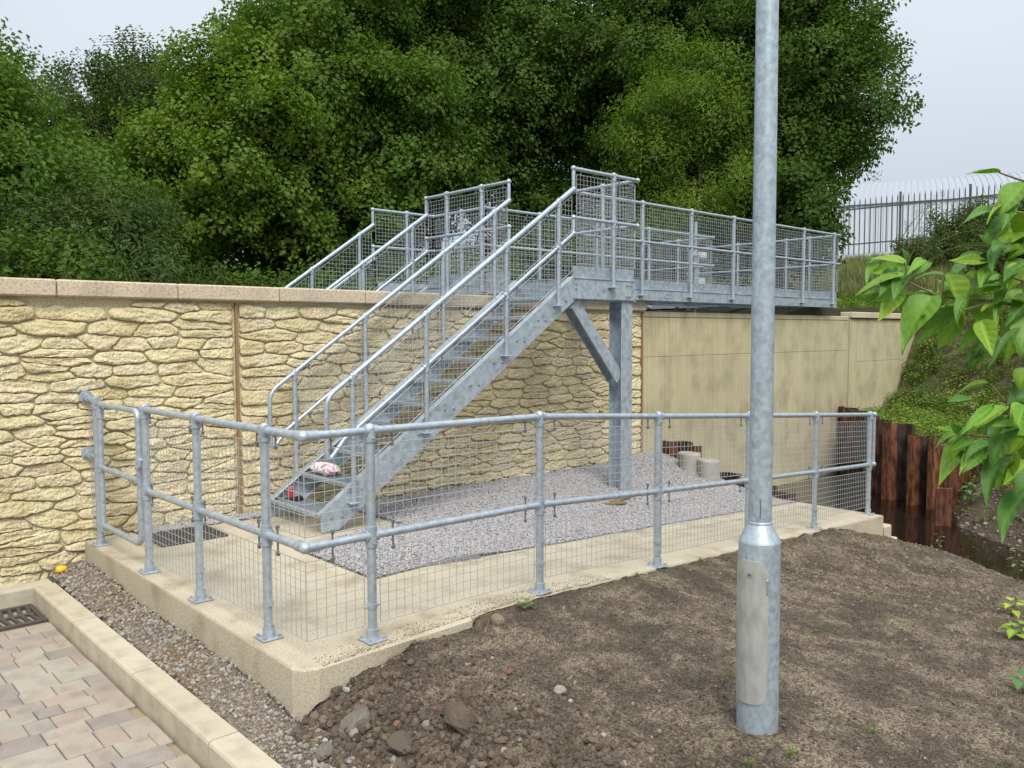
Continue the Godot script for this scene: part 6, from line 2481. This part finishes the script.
		o.material_override = sm_mat
		o.basis = Basis.from_euler(Vector3(0.2 * k, 1.3 * k, 0.3)).scaled(Vector3.ONE * r)
		tag(o, labs[k], "clod" if k in [5, 6] else "stone")
	var y := thing("yellow_scrap", "scrap of yellow plastic lying at the foot of the stone wall", "litter", Vector3(1.63, ground_y(1.63, -6.78) + 0.005, -6.78))
	mb = MB.new()
	mb.ball(Vector3(0, 0.025, 0), Vector3(0.045, 0.028, 0.032), 10, 7, noise_a, 0.5)
	obj("body", mb.mesh(), M.yellow_scrap, y)
	mb = MB.new()
	mb.box(Transform3D(Basis.from_euler(Vector3(0.2, 0.4, 0.1)), Vector3(0.05, 0.015, 0.02)), Vector3(0.05, 0.004, 0.03))
	obj("flap", mb.mesh(), M.yellow_scrap, y)

# ---------------------------------------------------------------- scene
func _ready() -> void:
	rng.seed = 20240611
	# camera: read from the level lines of the wall and the railing
	var yaw := deg_to_rad(47.5)
	var pitch := atan(50.0 / FOCAL)
	var fw := Vector3(cos(yaw) * cos(pitch), -sin(pitch), -sin(yaw) * cos(pitch))
	var rt := fw.cross(Vector3.UP).normalized()
	var up := rt.cross(fw)
	var roll := 0.004
	cam_basis = Basis(rt * cos(roll) - up * sin(roll), up * cos(roll) + rt * sin(roll), -fw)
	var cam := Camera3D.new()
	cam.name = "camera"
	cam.transform = Transform3D(cam_basis, EYE)
	cam.fov = rad_to_deg(2.0 * atan(384.0 / FOCAL))
	cam.near = 0.05
	cam.far = 1500.0
	add_child(cam)
	cam.current = true
	# overcast sky, brighter towards the zenith
	var env := Environment.new()
	var sky := Sky.new()
	var pan := Image.create(512, 256, false, Image.FORMAT_RGBF)
	var drift := FastNoiseLite.new()
	drift.seed = 3
	drift.frequency = 1.1
	drift.fractal_octaves = 4
	for j in 256:
		var el := (0.5 - (j + 0.5) / 256.0) * PI
		for i in 512:
			var az := (i + 0.5) / 512.0 * TAU
			var c := Color(0.13, 0.125, 0.105)
			if el > 0.0:
				# cloud deck: three times brighter overhead than at the rim
				var k := pow(sin(el), 2.0)
				c = Color(0.300, 0.332, 0.378).lerp(Color(0.90, 0.925, 0.95), k)
				var d := Vector3(cos(az) * cos(el), sin(el) * 2.0, sin(az) * cos(el))
				c *= 1.0 + 0.12 * drift.get_noise_3dv(d)
			pan.set_pixel(i, j, c)
	var ps := PanoramaSkyMaterial.new()
	ps.panorama = ImageTexture.create_from_image(pan)
	sky.sky_material = ps
	env.background_mode = Environment.BG_SKY
	env.sky = sky
	env.background_energy_multiplier = 1.0
	env.tonemap_mode = Environment.TONE_MAPPER_LINEAR
	env.tonemap_exposure = 2.05
	env.sdfgi_enabled = true
	env.ssao_enabled = true
	env.ssil_enabled = true
	var we := WorldEnvironment.new()
	we.name = "environment"
	we.environment = env
	add_child(we)
	# the sun stands high behind the viewer's left shoulder, veiled by cloud
	var sun := DirectionalLight3D.new()
	sun.name = "sun"
	sun.light_energy = 0.5
	sun.light_color = Color(1.0, 0.97, 0.92)
	sun.light_angular_distance = 25.0
	sun.shadow_enabled = true
	add_child(sun)
	sun.look_at_from_position(Vector3.ZERO, -Vector3(-0.45, 1.0, 0.72), Vector3(0, 0, 1))
	noise_a.noise_type = FastNoiseLite.TYPE_SIMPLEX_SMOOTH
	noise_a.frequency = 1.0
	noise_a.seed = 5
	noise_b.noise_type = FastNoiseLite.TYPE_SIMPLEX_SMOOTH
	noise_b.frequency = 1.0
	noise_b.seed = 17
	noise_b.fractal_octaves = 3
	noise_c.noise_type = FastNoiseLite.TYPE_SIMPLEX_SMOOTH
	noise_c.frequency = 1.0
	noise_c.seed = 29
	noise_c.fractal_type = FastNoiseLite.FRACTAL_NONE
	noise_a.fractal_octaves = 3
	make_materials()
	var t0 := Time.get_ticks_msec()
	build_ground()
	build_slab()
	build_gravel()
	build_stream()
	build_stone_wall()
	build_plain_wall()
	build_kerb()
	build_piles()
	build_shed()
	build_trees()
	build_bridge()
	build_railing()
	build_gate()
	build_lamp()
	build_palisade()
	build_gauge()
	build_bank_plants()
	build_near_shrub()
	build_small_plants()
	build_small_things()
	build_crumbs()
	print("built in %d ms" % (Time.get_ticks_msec() - t0))
